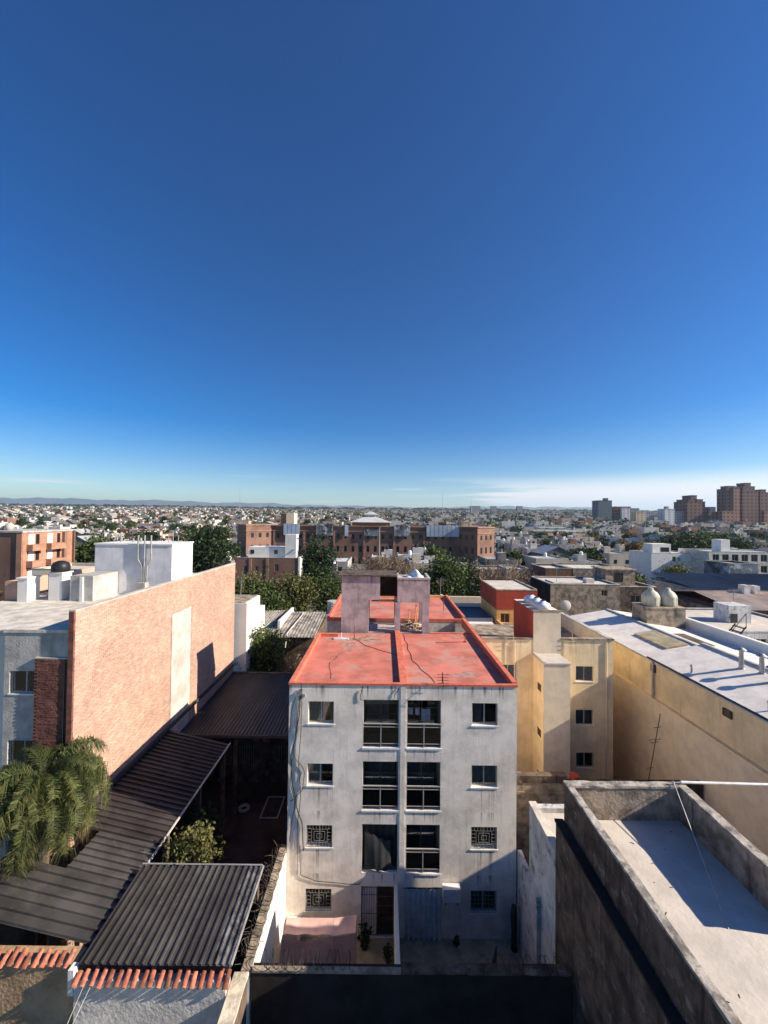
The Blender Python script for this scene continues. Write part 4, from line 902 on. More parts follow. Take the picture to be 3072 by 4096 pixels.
c = MB(); c.box(-19.7, -18.1, 25.2, 25.4, 13.825, 14.9); c.box(-19.7,-19.5,23.2,25.19,13.825,14.9); tag(c.build('roof_wall', M['stained_dark']), 'dark low wall behind the rooftop pillars', 'wall')
# white walled house beyond the brick wall
wh2 = thing('white_side_house', 'plain white house wall just beyond the end of the brick wall', 'house', (-14, 36, 0))
c = MB(); c.box(-18, -12.0, 34.0, 37.6, 0, 11.1); c.box(-18,-12.0,37.61,39.2,0,9.8); c.build('wall', M['white_paint'], wh2)
c = MB(); c.box(-17.9, -12.2, 34.1, 37.5, 11.101, 11.16); c.build('roof', M['stained'], wh2)

# ------------------------------------------------------------------ metal gallery roofs
def y_sheets(parent, x0, x1, y0, z0, y1, z1, w_, name, mt, pitch=0.25, h=0.04):
    L = math.hypot(y1-y0, z1-z0); n = max(1, round((x1-x0)/w_)); ww = (x1-x0)/n
    me = sheet_mesh(name, ww-0.002, L, pitch, h, mt); ang = math.atan2(z1-z0, y1-y0); base = wloc(parent)
    for k in range(n): inst(name, me, parent, Vector((x0+ww*k, y0+random.uniform(-.015,.015), z0+random.uniform(-.006,.006)))-base, (ang+random.uniform(-.0015,.0015), random.uniform(-.004,.004), random.uniform(-.0012,.0012)))
RA = thing('gallery_roof', 'long dark ribbed metal roof along the foot of the brick wall', 'roof', (-11, 18, 0))
slope_sheets(RA, -12.86, 5.80, -9.2, 4.98, 16.25, 23.45, 0.9, 'roof_sheet', M['metal_brown'], 0.32, 0.07)
slope_sheets(RA, -13.7, 5.99, -9.2, 4.98, 12.5, 14.55, 0.7, 'roof_sheet', M['metal_dark'], 0.32, 0.07)
slope_sheets(RA, -11.7, 5.54, -9.2, 4.98, 14.552, 16.248, 0.85, 'roof_sheet', M['metal_dark'], 0.32, 0.07)
c = MB(); c.box(-12.868, -12.74, 16.25, 33.3, 5.86, 6.05); c.build('gutter', M['metal_dark'], RA)
c = MB(); c.tube([(-9.16,12.45,4.99),(-9.16,23.5,4.99)], 0.05, 6); c.build('edge_gutter', M['concrete'], RA)
c = MB(); c.box(-9.5, -9.3, 12.6, 12.8, 0, 4.9); c.box(-9.5, -9.3, 17.0, 17.2, 0, 4.9); c.box(-9.5, -9.3, 20, 20.2, 0, 4.9); c.box(-9.5, -9.3, 23.0, 23.2, 0, 4.9); c.build('post', M['stained_dark'], RA)
c = MB(); c.box(-14.3, -12.9, 14.7, 15.0, 0, 5.7); c.build('post_wall', M['stained_dark'], RA)
RF = thing('far_gallery_roof', 'dark brown ribbed roof between brick wall and grey block', 'roof', (-8.5, 28, 0))
y_sheets(RF, -12.8, -4.2, 24.35, 5.0, 33.0, 5.35, 1.0, 'roof_sheet', M['metal_brown'], 0.25, 0.045)
c = MB(); c.box(-12.86, -4.1, 24.3, 24.345, 4.85, 5.03); c.build('fascia', M['metal_dark'], RF)
c = MB(); c.box(-12.8, -4.2, 33.1, 33.3, 0, 5.4); c.build('rear_wall', M['stained_dark'], RF)
cb_ = MB(); wall_y(cb_, 27.4, -12.85, -4.1, 0, 4.95, [(-10.9,-9.0,1.2,2.6),(-7.4,-5.2,1.2,2.6)], 0.15); cb_.box(-12.8,-4.15,27.56,27.7,0,4.9)
cbk = cb_.build('inner_wall', M['stained_dark'], RF)
for x0, x1 in ((-10.9,-9.0),(-7.4,-5.2)):
    gb = MB()
    for k in range(13): xx = x0+(x1-x0)*k/12; gb.tube([(xx,27.38,1.2),(xx,27.38,2.6)], 0.02, 4)
    gb.build('window_grille', M['metal_grey'], cbk)
c = MB()
for (x, y) in ((-12.6,24.5),(-9.3,24.5),(-4.4,24.5)): c.box(x, x+0.2, y, y+0.2, 0, 4.95)
c.build('post', M['stained_dark'], RF)
RB = thing('shed_roof', 'black ribbed metal roof with tiled front edge at bottom left', 'roof', (-6.8, 13.4, 0))
y_sheets(RB, -9.1, -5.1, 11.85, 5.13, 14.95, 5.32, 1.0, 'roof_sheet', M['metal_dark'], 0.25, 0.06)
y_sheets(RB, -5.1, -4.5, 11.85, 5.13, 14.95, 5.32, 0.6, 'roof_sheet', M['metal_worn'], 0.2, 0.06)
c = MB(); c.box(-9.05, -4.6, 14.7, 14.9, 0, 5.22); c.build('rear_wall', M['stained_dark'], RB)
c = MB(); c.tube([(-4.47,11.85,5.14),(-4.47,14.95,5.34)], 0.04, 6); c.tube([(-9.1,14.97,5.36),(-4.5,14.97,5.36)], 0.03, 6); c.build('edge_trim', M['metal_grey'], RB)
c = MB(); c.box(-9.12, -4.58, 11.74, 12.12, 0, 4.78); fw_ = c.build('front_wall', M['stucco_white'], RB)
c = MB(); c.box(-9.1, -4.56, 11.95, 12.1, 4.781, 5.11); c.build('fascia', M['black_wall'], RB)  # shadow band between roof edge and tiles painted as a black strip
# clay tile rows
tb = MB(); n = 8
for k in range(n):
    a0, a1 = math.pi*k/n, math.pi*(k+1)/n
    for (r, s_) in ((1.0, 1), (0.86, -1)):
        q = [(-0.09*r*math.cos(a0), 0, 0.075*r*math.sin(a0)), (-0.09*r*math.cos(a1), 0, 0.075*r*math.sin(a1)), (-0.075*r*math.cos(a1), 0.40, 0.062*r*math.sin(a1)), (-0.075*r*math.cos(a0), 0.40, 0.062*r*math.sin(a0))]
        tb.quad(*(q if s_ < 0 else q[::-1]))
    e = lambda a, r: (-0.09*r*math.cos(a), 0, 0.075*r*math.sin(a)); tb.quad(e(a0,1), e(a0,.86), e(a1,.86), e(a1,1))
tile_me = tb.mesh('tile', M['tile'], smooth=True)
def tiles(parent, x0, n, y, z, pitch=0.232):
    b = wloc(parent)
    for k in range(n):
        inst('tile', tile_me, parent, Vector((x0+pitch*k+random.uniform(-.012,.012), y+random.uniform(-.035,.03), z+random.uniform(-.008,.008)))-b, (R(30+random.uniform(-3,3)), R(random.uniform(-5,5)), R(random.uniform(-4,4))), (random.uniform(.92,1.06), random.uniform(.85,1.05), 1))
tiles(RB, -9.05, 19, 11.62, 4.72, 0.25)
LH = thing('brown_house', 'brown stucco house front with a row of clay tiles at bottom left', 'house', (-11.5, 12.1, 0))
c = MB(); c.box(-16.0, -9.3, 11.98, 12.5, 0, 4.95); c.build('wall', M['stucco_brown'], LH)
c = MB(); c.box(-9.32, -9.15, 11.75, 11.97, 4.3, 5.05); c.build('gable_end', M['white_paint'], LH)
tiles(LH, -15.3, 24, 11.93, 4.9, 0.25)
# lower stub walls that catch the sun at the bottom left
c = MB(); c.box(-9.2, -8.95, 6.0, 11.73, 0, 3.2); tag(c.build('stub_wall', M['white_paint']), 'low white wall running to the viewer below the tiles', 'wall')
# courtyard
c = MB(); c.quad((-12.88,12.3,0.02),(-4.34,12.3,0.02),(-4.34,27.4,0.02),(-12.88,27.4,0.02)); struct(c.build('courtyard', M['earth']))
c = MB()
for a, b_ in (((-7.54,24.15),(-7.44,26.05)),((-6.48,24.15),(-6.38,26.05)),((-7.439,24.15),(-6.481,24.25)),((-7.439,25.95),(-6.481,26.05))): c.box(a[0], b_[0], a[1], b_[1], 0.022, 0.032)
struct(c.build('painted_rectangle', M['paint_line']))
c = MB(); c.grid(lambda u, v: (-8.73+(0.27+0.09*math.cos(v*6.283))*math.cos(u*6.283), 24.87+(0.27+0.09*math.cos(v*6.283))*math.sin(u*6.283), 0.115+0.09*math.sin(v*6.283)), 20, 8); tag(c.build('tyre', M['concrete'], smooth=True), 'pale tyre lying on the dark courtyard floor', 'tyre')

# ------------------------------------------------------------------ vegetation
def crown_quads(c, r, ncl, nlf, ls, hollow=0.55, flat=1.0, seed=0):
    g = np.random.default_rng(seed)
    d = g.normal(size=(ncl, 3)); d /= np.linalg.norm(d, axis=1)[:, None]
    rad = (hollow + (1-hollow)*g.random(ncl))*(0.8+0.35*g.random(ncl))
    cc = d*rad[:, None]*np.array(r) + np.array(c)
    cr = 0.26*min(r)*(0.6+0.8*g.random(ncl))
    P = (cc[:, None, :] + g.normal(size=(ncl, nlf, 3))*cr[:, None, None]*np.array((1, 1, 0.75))).reshape(-1, 3)
    n = len(P); u = g.normal(size=(n, 3)); u /= np.linalg.norm(u, axis=1)[:, None]
    v = np.cross(u, g.normal(size=(n, 3))); v /= np.linalg.norm(v, axis=1)[:, None]
    s = (ls*(0.6+0.8*g.random(n)))[:, None]
    return np.stack([P-u*s*1.3, P-v*s*0.7, P+u*s*1.3, P+v*s*0.7], 1).reshape(-1, 3), cc
def tree(label, x, y, h, r, zc, leaf, ncl=70, nlf=70, ls=0.14, cat='tree', name='tree', group=None, hollow=0.5, z0=0.0, seed=1):
    t_ = thing(name, label, cat, (x, y, z0), group)
    V, cc = crown_quads((x, y, zc), r, ncl, nlf, ls, hollow, seed=seed)
    inst('crown', quads('crown', V, M[leaf], loc=(x, y, z0)), t_)
    c = MB(); tr = 0.035*h; top = zc-r[2]*0.3
    c.tube([(x,y,z0),(x+0.05*h*0.3,y,z0+(top-z0)*0.5),(x,y,top)], [tr, tr*0.75, tr*0.5], 8)
    for k in range(0, len(cc), max(1, len(cc)//12)):
        q = cc[k]; b = Vector((x, y, z0+(top-z0)*random.uniform(0.55, 1.0))); m_ = b.lerp(Vector(q), 0.5)+Vector((0,0,0.1*r[2])); c.tube([b, m_, tuple(q)], [tr*0.4, tr*0.25, tr*0.1], 5)
    c.build('trunk', M['bark'], t_); return t_
def bare_tree(label, x, y, h, spread, n=14, leaf=None, seed=1, z0=0.0, cat='tree', thick=1.0):
    g = random.Random(seed); t_ = thing('bare_tree', label, cat, (x, y, z0))
    c = MB(); base = Vector((x, y, z0+h*0.28)); c.tube([(x,y,z0), tuple(base)], [0.02*h, 0.014*h], 7); c.build('trunk', M['bark'], t_)
    V = []; b = MB()
    def stick(p, q, w_):
        d = (q-p).normalized(); s_ = d.cross(Vector((0,1,0.2)));
        if s_.length < 1e-3: s_ = Vector((1,0,0))
        s_.normalize(); V.extend([p-s_*w_, p+s_*w_, q+s_*w_*0.5, q-s_*w_*0.5])
    def grow(p, d, l, lev):
        q = p+d*l
        if lev == 0: b.tube([tuple(p), tuple((p+q)/2+Vector((0,0,0.03*l))), tuple(q)], [0.009*h, 0.006*h, 0.004*h], 5)
        else: stick(p, q, (0.022 if lev == 1 else 0.012)*thick)
        if lev < 4:
            for k in range(5 if lev == 0 else 4):
                f = g.uniform(0.35, 1.0); dd = (d+Vector((g.gauss(0,.55), g.gauss(0,.55), g.gauss(0.25,.4)))).normalized(); grow(p+d*l*f, dd, l*g.uniform(.42,.62), lev+1)
    for k in range(n):
        a = g.random()*6.28; el = g.uniform(0.55, 1.3); d = Vector((math.cos(a)*math.cos(el), math.sin(a)*math.cos(el), math.sin(el))); grow(base, d, h*0.36*g.uniform(.8,1.15)*(spread/h*1.2 if el < .9 else 1), 0)
    b.build('limbs', M['bark'], t_)
    inst('twigs', quads('twigs', np.array([tuple(v) for v in V]), M[leaf or 'twig'], loc=(x, y, z0)), t_)
# palm
PX, PY = -12.75, 14.75
pm = thing('palm_tree', 'shaggy queen palm with drooping fronds before the brick wall', 'palm tree', (PX, PY, 0))
c = MB(); c.tube([(PX,PY,0),(PX+0.05,PY,4),(PX,PY,8.6)], [0.2,0.17,0.15], 10); c.build('trunk', M['bark'], pm)
def frond_mesh(L, th0, k, seed, mt):
    g = random.Random(seed); V = []; n = 96; pts = []; p = Vector((0.08, 0, 0)); th = th0
    for i in range(n+1):
        pts.append((p.copy(), th)); s = i/n; th = th0 - k*s**1.25; p = p + Vector((math.cos(th), 0, math.sin(th)))*(L/n)
    for i in range(n):
        a, b = pts[i][0], pts[i+1][0]; w_ = 0.022*(1-i/n)+0.004
        V += [a+Vector((0,-w_,0)), a+Vector((0,w_,0)), b+Vector((0,w_,0)), b+Vector((0,-w_,0))]
        V += [a+Vector((0,0,-w_)), a+Vector((0,0,w_)), b+Vector((0,0,w_)), b+Vector((0,0,-w_))]
        s = i/n
        if s < 0.12: continue
        ll = 0.95*math.sin(min(1, (s-0.08)*1.35)*2.6)**0.5*(0.75+0.4*g.random()) if s < 0.97 else 0.2
        for sd in (-1, 1):
            t = Vector((math.cos(pts[i][1]), 0, math.sin(pts[i][1])))
            d1 = (Vector((g.gauss(0,.25), sd*(0.45+0.5*g.random()), 0.1+0.7*g.random())) + t*0.5 + Vector((0,0,-0.3))).normalized()
            m_ = a+d1*ll*0.34; tip = m_+(d1*0.22+Vector((g.gauss(0,.12),g.gauss(0,.12),-1.0))).normalized()*ll*0.72; wl = 0.012
            V += [a-t*wl, a+t*wl, m_+t*wl, m_-t*wl, m_-t*wl, m_+t*wl, tip+t*0.003, tip-t*0.003]
    return quads('frond', np.array([tuple(v) for v in V]), mt)
fr_me = [frond_mesh(2.5, 1.15, 2.3, 1, M['frond']), frond_mesh(2.7, 0.75, 2.2, 2, M['frond']), frond_mesh(2.6, 0.35, 1.9, 3, M['frond']), frond_mesh(2.7, 0.95, 2.6, 4, M['frond']), frond_mesh(2.4, -0.1, 1.5, 5, M['frond']), frond_mesh(2.3, -0.35, 1.2, 6, M['frond_dry'])]
random.seed(9)
for k in range(80):
    ky = k/80; lv = 0 if ky < .18 else 3 if ky < .32 else 1 if ky < .48 else 2 if ky < .68 else 4 if ky < .9 else 5
    inst('frond', fr_me[lv], pm, (random.uniform(-.05,.05), random.uniform(-.05,.05), 8.6-0.65*ky+random.uniform(-.05,.1)), (random.uniform(-.25,.25), random.uniform(-.12,.12), k*2.399+random.uniform(-.2,.2)), (random.uniform(.8,1.0),)*3)
c = MB(); c.tube([(PX-0.2,PY-0.6,8.3),(PX-0.45,PY-0.75,9.6)], [0.03,0.012], 5); c.build('spear_leaf', M['frond'], pm)
# shrubs and trees close by
tree('yellow-green leafy shrub behind the black shed roof', -7.6, 15.9, 5.9, (1.0,0.7,0.9), 5.0, 'leaf_olive', 40, 70, 0.06, 'shrub', 'shrub', seed=3)
tree('dark shrub in the shaded courtyard', -8.6, 18.6, 4.2, (0.8,1.2,1.0), 3.4, 'leaf_dark', 30, 40, 0.08, 'shrub', 'shrub', seed=4)
tree('round dark green tree against the end of the brick wall', -11.9, 36.4, 8.6, (2.5,1.9,2.6), 5.9, 'leaf_green', 110, 90, 0.10, seed=5)
tree('tall dark conifer left of the red barracks behind the white tower', -34, 75, 17.4, (3.9,3.5,7.5), 9.8, 'leaf_dark', 120, 60, 0.22, seed=6)
tree('spiky dark tree rising beside the cypress behind the white tower', -40, 82, 16, (4,4,5), 11, 'leaf_green', 90, 50, 0.22, seed=16)
tree('tall dark evergreen in front of the barracks, left of the roof tank', -13.7, 80, 14.2, (3.6,3.4,6.6), 8.2, 'leaf_dark', 130, 70, 0.2, seed=7)
for k, (x, y, h, r, lf, lb) in enumerate(((-18.6,52,11,2.8,'leaf_olive','olive green tree nearest the brick wall end in the row before the barracks'), (-15.2,50,10.6,3.0,'leaf_green','leafy green tree in the middle of the row left of the red roof'), (-12.2,53,11,2.6,'leaf_olive','yellowish tree right of the leafy row before the barracks'), (-9.2,63,9.5,3.0,'leaf_green','low green tree under the tall evergreen'))):
    tree(lb, x, y, h, (r, r*.9, 3.0), h-3.2, lf, 80, 70, 0.15, seed=20+k)
for k, (x, y, h, r, lf, lb) in enumerate(((9.6,62,12.6,3.4,'leaf_green','broad green tree right of the roof tank'), (13.0,64,11.6,3.2,'leaf_dark','dark green tree at the right of the broad green tree'), (6.8,66,10,2.6,'leaf_olive','small olive tree just right of the tank tower'), (17.2,70,9.8,3.2,'leaf_green','green tree beneath the bare brown branches'))):
    tree(lb, x, y, h, (r, r*.9, 3.9), h-4.0, lf, 90, 75, 0.16, seed=30+k)
bare_tree('bare brown tree with feathery twigs right of the green trees', 19.6, 66, 13.2, 12, 18, seed=2, thick=2.6)
bare_tree('second bare brown tree farther right before the pale houses', 24.5, 72, 12, 11, 14, seed=3, thick=2.6)
bare_tree('pale bare tree in front of the barracks centre', -1.5, 90, 11.8, 10, 18, seed=4, thick=3.0)
bare_tree('bare tree left of the barracks centre behind the tank tower', 3.8, 94, 11.2, 9, 14, seed=5, thick=3.0)
bare_tree('thin bare tree before the dark red building with white top', -22, 62, 10.8, 8, 10, seed=6, thick=1.3)
bare_tree('rust brown bare tree behind the far left brick apartments', -62, 88, 17.6, 12, 16, 'leaf_rust', 7, thick=2.4)
bare_tree('small bare tree by the old corrugated sheds', -8.2, 37.5, 6.2, 4, 9, seed=8, thick=0.8)
for k, (x, y, h, lf, lb) in enumerate(((-57,76,14.2,'leaf_green','green tree between the brick apartments and the white tower'), (-52,84,13.8,'leaf_dark','dark tree behind the gap left of the white tower'), (-64,57,9.0,'leaf_olive','low olive tree at the far left edge'), (-47,80,12.2,'leaf_green','green tree low behind the white tower'))):
    tree(lb, x, y, h, (4.2, 3.6, 3.6), h-3.6, lf, 80, 60, 0.22, seed=40+k)
for k, (x, y, h, r, lf, lb) in enumerate(((39.5,63,10.8,2.6,'leaf_green','bushy tree behind the dark two-storey house'), (43.2,66,9.4,2.6,'leaf_dark','low dark tree left of the rust-pink roof'), (104,136,14.5,7,'leaf_dark','wide dark tree behind the white three-storey block'), (116,140,13,6,'leaf_green','green tree right of the wide dark tree'), (132,146,14,7,'leaf_dark','big dark tree at the right edge under the towers'), (124,150,15,6,'leaf_green','tall green tree under the brick towers'), (66,87,9,3.2,'leaf_olive','olive tree behind the navy roof'))):
    tree(lb, x, y, h, (r, r*.9, h*.38), h*.62, lf, 80, 60, 0.16 if y < 100 else 0.32, seed=50+k)
# old corrugated sheds
OS = thing('old_shed', 'old low shed with weathered grey corrugated roof in the middle distance', 'shed', (-10.5, 43, 0))
c = MB(); c.box(-14.6, -7.0, 39.6, 47.6, 0, 6.4); c.build('wall', M['stained_dark'], OS)
y_sheets(OS, -14.8, -11.3, 39.2, 6.5, 47.8, 7.2, 1.1, 'roof_sheet', M['roof_old'], 0.3, 0.05)
y_sheets(OS, -11.0, -6.9, 39.2, 6.55, 46.8, 7.3, 1.05, 'roof_sheet', M['roof_old'], 0.3, 0.05)
c = MB(); c.box(-11.3, -11.05, 41.5, 47.8, 6.41, 7.6); c.build('dividing_wall', M['white_paint'], OS)
c = MB(); c.tube([(-9.4,46.0,7.4),(-9.6,42,7.1),(-9.8,39.6,6.8),(-9.8,38.9,5.6)], 0.06, 6); c.build('hose_pipe', M['concrete_light'], OS)
wt = MB()
for k in range(5): wt.lathe(-6.2, 48, [(0.72,6.9+0.3*k),(0.76,7.05+0.3*k),(0.72,7.199+0.3*k)], 18)
wt.box(-7.0,-5.4,47.2,48.8,0,6.89); tag(wt.build('ribbed_tank', M['concrete'], smooth=False), 'ribbed round tank on a block by the old sheds', 'water tank')

# ------------------------------------------------------------------ middle distance buildings
def flat_house(name, label, cat, x0, x1, y0, y1, z1, wall, roof='concrete_light', wins=(), z0=0.0, par=0.3, frame=True, group=None):
    """wins: (x0,x1,z0,z1) on the front"""
    t_ = thing(name, label, cat, ((x0+x1)/2, (y0+y1)/2, z0), group)
    c = MB(); wall_y(c, y0, x0, x1, z0, z1, wins, 0.2); c.quad((x0,y1,z0),(x0,y0,z0),(x0,y0,z1),(x0,y1,z1)); c.quad((x1,y0,z0),(x1,y1,z0),(x1,y1,z1),(x1,y0,z1)); c.quad((x1,y1,z0),(x0,y1,z0),(x0,y1,z1),(x1,y1,z1))
    wl = c.build('wall', M[wall], t_)
    zr = z1-par
    c = MB(); c.box(x0+0.02, x1-0.02, y0+0.21, y1-0.02, zr-0.15, zr); c.build('roof', M[roof], t_)
    c = MB(); th = 0.18; c.box(x0-0.03, x1+0.03, y0-0.03, y0+th, z1+0.001, z1+0.08); c.box(x0-0.03, x0+th, y0+th+0.002, y1, z1+0.001, z1+0.08); c.box(x1-th, x1+0.03, y0+th+0.002, y1, z1+0.001, z1+0.08); c.box(x0+th+.002, x1-th-.002, y1-th, y1+.03, z1+0.001, z1+0.08); c.build('coping', M['concrete'], t_)
    for h in wins:
        c = MB(); a, b, d, e = h; yy = y0+0.15; fw = 0.06
        c.box(a, a+fw, yy, yy+.05, d, e); c.box(b-fw, b, yy, yy+.05, d, e); c.box(a+fw, b-fw, yy, yy+.05, d, d+fw); c.box(a+fw, b-fw, yy, yy+.05, e-fw, e); c.box((a+b)/2-.03, (a+b)/2+.03, yy-.003, yy+.047, d+fw, e-fw)
        wn = c.build('window', M['frame'], t_)
        c = MB(); c.box(a+fw, b-fw, yy+0.055, yy+0.08, d+fw, e-fw); c.build('pane', M['window_dark'], wn)
    return t_
DB = flat_house('weathered_block', 'wide weathered dark block behind the yellow tank room', 'building', 22.6, 32.0, 52, 59, 10.1, 'stained', 'white_floor', [(29.5,30.3,8.6,9.4)], par=0.15)
c = MB(); c.box(22.57, 22.599, 52.1, 58.9, 0, 10.0); c.build('dark_side', M['black_wall'], DB)  # thin near-black sheet over the whole left face
c = MB(); c.box(23.5, 27.5, 53, 56, 9.951, 10.2); c.box(28.5,29.6,54,55,9.951,10.6); c.build('roof_slab', M['white_floor'], DB)
b2 = flat_house('dark_house', 'dark two-storey house with small roof room right of the weathered block', 'house', 32.2, 38.0, 53.5, 60, 9.6, 'stained_dark', 'stained', [(34.4,35.8,6.2,8.4),(36.6,37.4,7.2,8.6)])
c = MB(); c.box(32.4, 36.6, 56, 59.5, 9.301, 11.6); c.box(32.2, 36.8, 55.8, 59.7, 11.601, 11.75); c.build('roof_room', M['stained'], b2)
c = MB(); c.box(33.6, 34.9, 55.97, 55.999, 9.9, 11.2); c.build('opening', M['window_dark'], b2)
flat_house('brick_hut', 'dark brick house with white roof behind the weathered block', 'house', 29.5, 34.2, 70, 77, 10.0, 'brick_dark', 'white_floor', [(30.2,31,6.8,8)])
flat_house('grey_hall', 'long grey stained hall with pale roof behind the weathered block', 'hall', 35, 45, 71, 80, 9.9, 'stained', 'concrete_light')
flat_house('low_grey_house', 'low grey house with patched walls right of the bare trees', 'house', 24.5, 29.2, 76, 83, 9.0, 'concrete', 'concrete_light', [(25.2,26.2,6,7.4),(27.2,28.2,6,7.4)])
flat_house('ruined_house', 'long low house with dark flat roof beyond the bare trees', 'house', 21, 31, 88, 95, 7.4, 'stained', 'stained')
pkh = flat_house('pink_roof_house', 'house with pinkish flat roof beside the warehouse parapet', 'house', 25.3, 35.6, 30.3, 38.4, 10.1, 'peeling', 'white_floor', [(29.3,30.3,8.9,9.6)], par=0.1)
c = MB(); c.box(30.0, 31.9, 33.4, 35.0, 10.001, 11.5); c.build('roof_room', M['peeling'], pkh)
c = MB(); c.box(30.1, 30.7, 33.37, 33.399, 10.05, 10.8); c.build('opening', M['window_dark'], pkh)
ms = thing('metal_stairs', 'dark metal stairs on the pink roof beside the warehouse', 'stairs', (25.9, 28.5, 8.4))
c = MB(); c.tube([(25.3,29.0,8.4),(27.6,29.3,10.8)], 0.05, 4); c.tube([(25.3,29.9,8.4),(27.6,30.2,10.8)], 0.05, 4); c.build('stringer', M['iron'], ms)
for k in range(8):
    f = (k+.5)/8; c = MB(); c.box(25.3+2.3*f-.14, 25.3+2.3*f+.14, 29.0+.3*f, 29.9+.3*f, 8.4+2.4*f, 8.44+2.4*f); c.build('tread', M['iron'], ms)
c = MB(); c.tube([(25.3,29.0,9.4),(27.6,29.3,11.8)], 0.025, 4); c.tube([(25.3,29,8.4),(25.3,29,9.4)], .025, 4); c.tube([(27.6,29.3,10.8),(27.6,29.3,11.8)], .025, 4); c.tube([(26.45,29.15,9.6),(26.45,29.15,10.6)], .025, 4); c.build('handrail', M['iron'], ms)
for x, y in ((25.35,29.05),(25.35,29.85)): c = MB(); c.box(x-.05, x+.05, y-.05, y+.05, 0, 8.4); c.build('post', M['iron'], ms)
rh = thing('rust_roof_building', 'long brick building with patchy rust-pink sheet roof at right', 'building', (51, 57, 0))
c = MB(); c.box(46.4, 60, 50.5, 63.5, 0, 7.3); c.build('wall', M['brick_dark'], rh)
y_sheets(rh, 46.0, 60.2, 50, 7.35, 57, 8.5, 1.2, 'roof_sheet', M['rust_roof'], 0.4, 0.05)
y_sheets(rh, 46.0, 60.2, 57.02, 8.5, 64, 7.4, 1.2, 'roof_sheet', M['rust_roof'], 0.4, 0.05)
c = MB(); c.box(45.3, 46.39, 50.6, 63, 0, 6.9); c.build('annex', M['stained'], rh)
c = MB(); c.box(47.5,48.5,50.45,50.499,4.6,6.2); c.box(51,52,50.45,50.499,4.6,6.2); c.build('window', M['window_dark'], rh)
c = MB(); c.box(52.5,53.4,56,57,7.9,9.6); c.box(54,54.8,56,57,7.9,9.5); c.build('chimney', M['peeling'], rh)
nv = thing('navy_roof_hall', 'hall with dark navy sheet roof behind the rust-pink roof', 'hall', (62, 68, 0))
c = MB(); c.box(53, 76, 65, 76, 0, 7.4); c.build('wall', M['concrete'], nv)
y_sheets(nv, 52.8, 76.2, 64.8, 7.45, 76.2, 8.6, 1.3, 'roof_sheet', M['navy'], 0.45, 0.06)
flat_house('dark_top_house', 'house with a dark slatted upper storey at the right edge', 'house', 70, 76, 78, 84, 10.4, 'panel_dark', 'stained', [(71,72.2,5,6.4)])
wb = flat_house('white_block', 'plain white three-storey block with one column of openings at right', 'building', 76.6, 91, 110, 120, 9.7, 'white_paint', 'concrete_light', [(82.6,83.6,7.4,8.8),(84.2,84.9,7.6,8.4),(82.6,85.0,4.2,6.4),(82.6,85,1.6,3.3),(86,86.8,1.2,3.6)])
c = MB(); c.box(79.0, 84.4, 113, 117, 9.5, 12.2); c.build('penthouse', M['white_paint'], wb)
c = MB(); c.box(81.4,83.9,112.95,112.999,9.9,11.2); c.build('opening', M['window_dark'], wb)
c = MB(); c.box(86.4, 87.2, 112, 112.8, 9.5, 11); c.build('chimney', M['white_paint'], wb)
gs = flat_house('striped_block', 'pale building with rows of grey framed bays at the right edge', 'building', 88, 110, 104, 114, 10.8, 'concrete_light', 'roof_tin', [(89+2.6*k, 90.8+2.6*k, z, z+1.9) for k in range(8) for z in (8.2, 5.2)])
c = MB(); c.box(93, 95.5, 106, 109, 10.5, 14); c.build('roof_room', M['white_paint'], gs)
wbb = flat_house('white_top_building', 'dark red brick building with white roof rooms before the barracks', 'building', -28.9, -16.6, 75, 82, 10.8, 'barracks', 'white_floor', [(-27.2,-26.5,7.6,9.2),(-25,-24.3,7.6,9.2),(-21.2,-20.4,8.2,9.6)])
c = MB(); c.box(-27.1, -19.6, 77, 80.5, 10.5, 12.75); c.build('roof_room', M['white_paint'], wbb)
for x in (-26.6, -21.9): c = MB(); c.box(x, x+.7, 76.95, 76.999, 11.4, 12.2); c.build('opening', M['window_dark'], wbb)
c = MB(); c.box(-19.59, -17.4, 76.5, 78.5, 10.5, 15.35); c.build('white_tower', M['white_paint'], wbb)
for x in (-26.2, -22.9): c = MB(); c.box(x, x+0.5, 74.9, 74.999, 0, 10.7); c.build('pilaster', M['barracks_trim'], wbb)
c = MB(); c.box(-16.6, -16.25, 74.9, 82, 0, 11.0); c.build('end_wall', M['white_paint'], wbb)
# far left brick apartments with balconies
FA = thing('brick_apartments', 'orange brick apartment block with balconies at the far left', 'building', (-60, 64, 0))
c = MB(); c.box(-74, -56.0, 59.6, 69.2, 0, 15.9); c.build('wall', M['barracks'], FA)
c = MB(); c.box(-74.1, -55.8, 59.4, 69.4, 15.901, 16.15); c.build('roof_slab', M['concrete'], FA)
M['brick_lit'] = mat('brick_lit', (0.42,0.225,0.15), var=0.15, vscale=0.6, bump=0.3)  # lighter brick for the sun-facing side; sunlight is put into the colour
c = MB(); c.box(-56.8, -55.95, 59.45, 59.599, 0, 15.8); c.build('pilaster', M['brick_lit'], FA)
c = MB(); c.box(-55.999, -55.9, 59.6, 69.2, 0, 15.9); c.build('sunny_wall', M['brick_lit'], FA)
for z in (5.6, 8.4, 11.3, 13.9):
    for y0, y1 in ((60.2,62.6),(63.6,66.6)):
        c = MB(); c.box(-55.899, -54.9, y0, y1, z-0.9, z+0.1) ; b_ = c.build('balcony', M['brick_lit'], FA)
        c = MB(); c.box(-55.899, -55.86, y0+.3, y0+1.3, z+.12, z+1.7); c.build('balcony_door', M['white_trim'], b_)
        c = MB(); c.box(-55.899, -55.85, y1-.8, y1-.2, z+.12, z+1.7); c.build('window', M['window_dark'], b_)
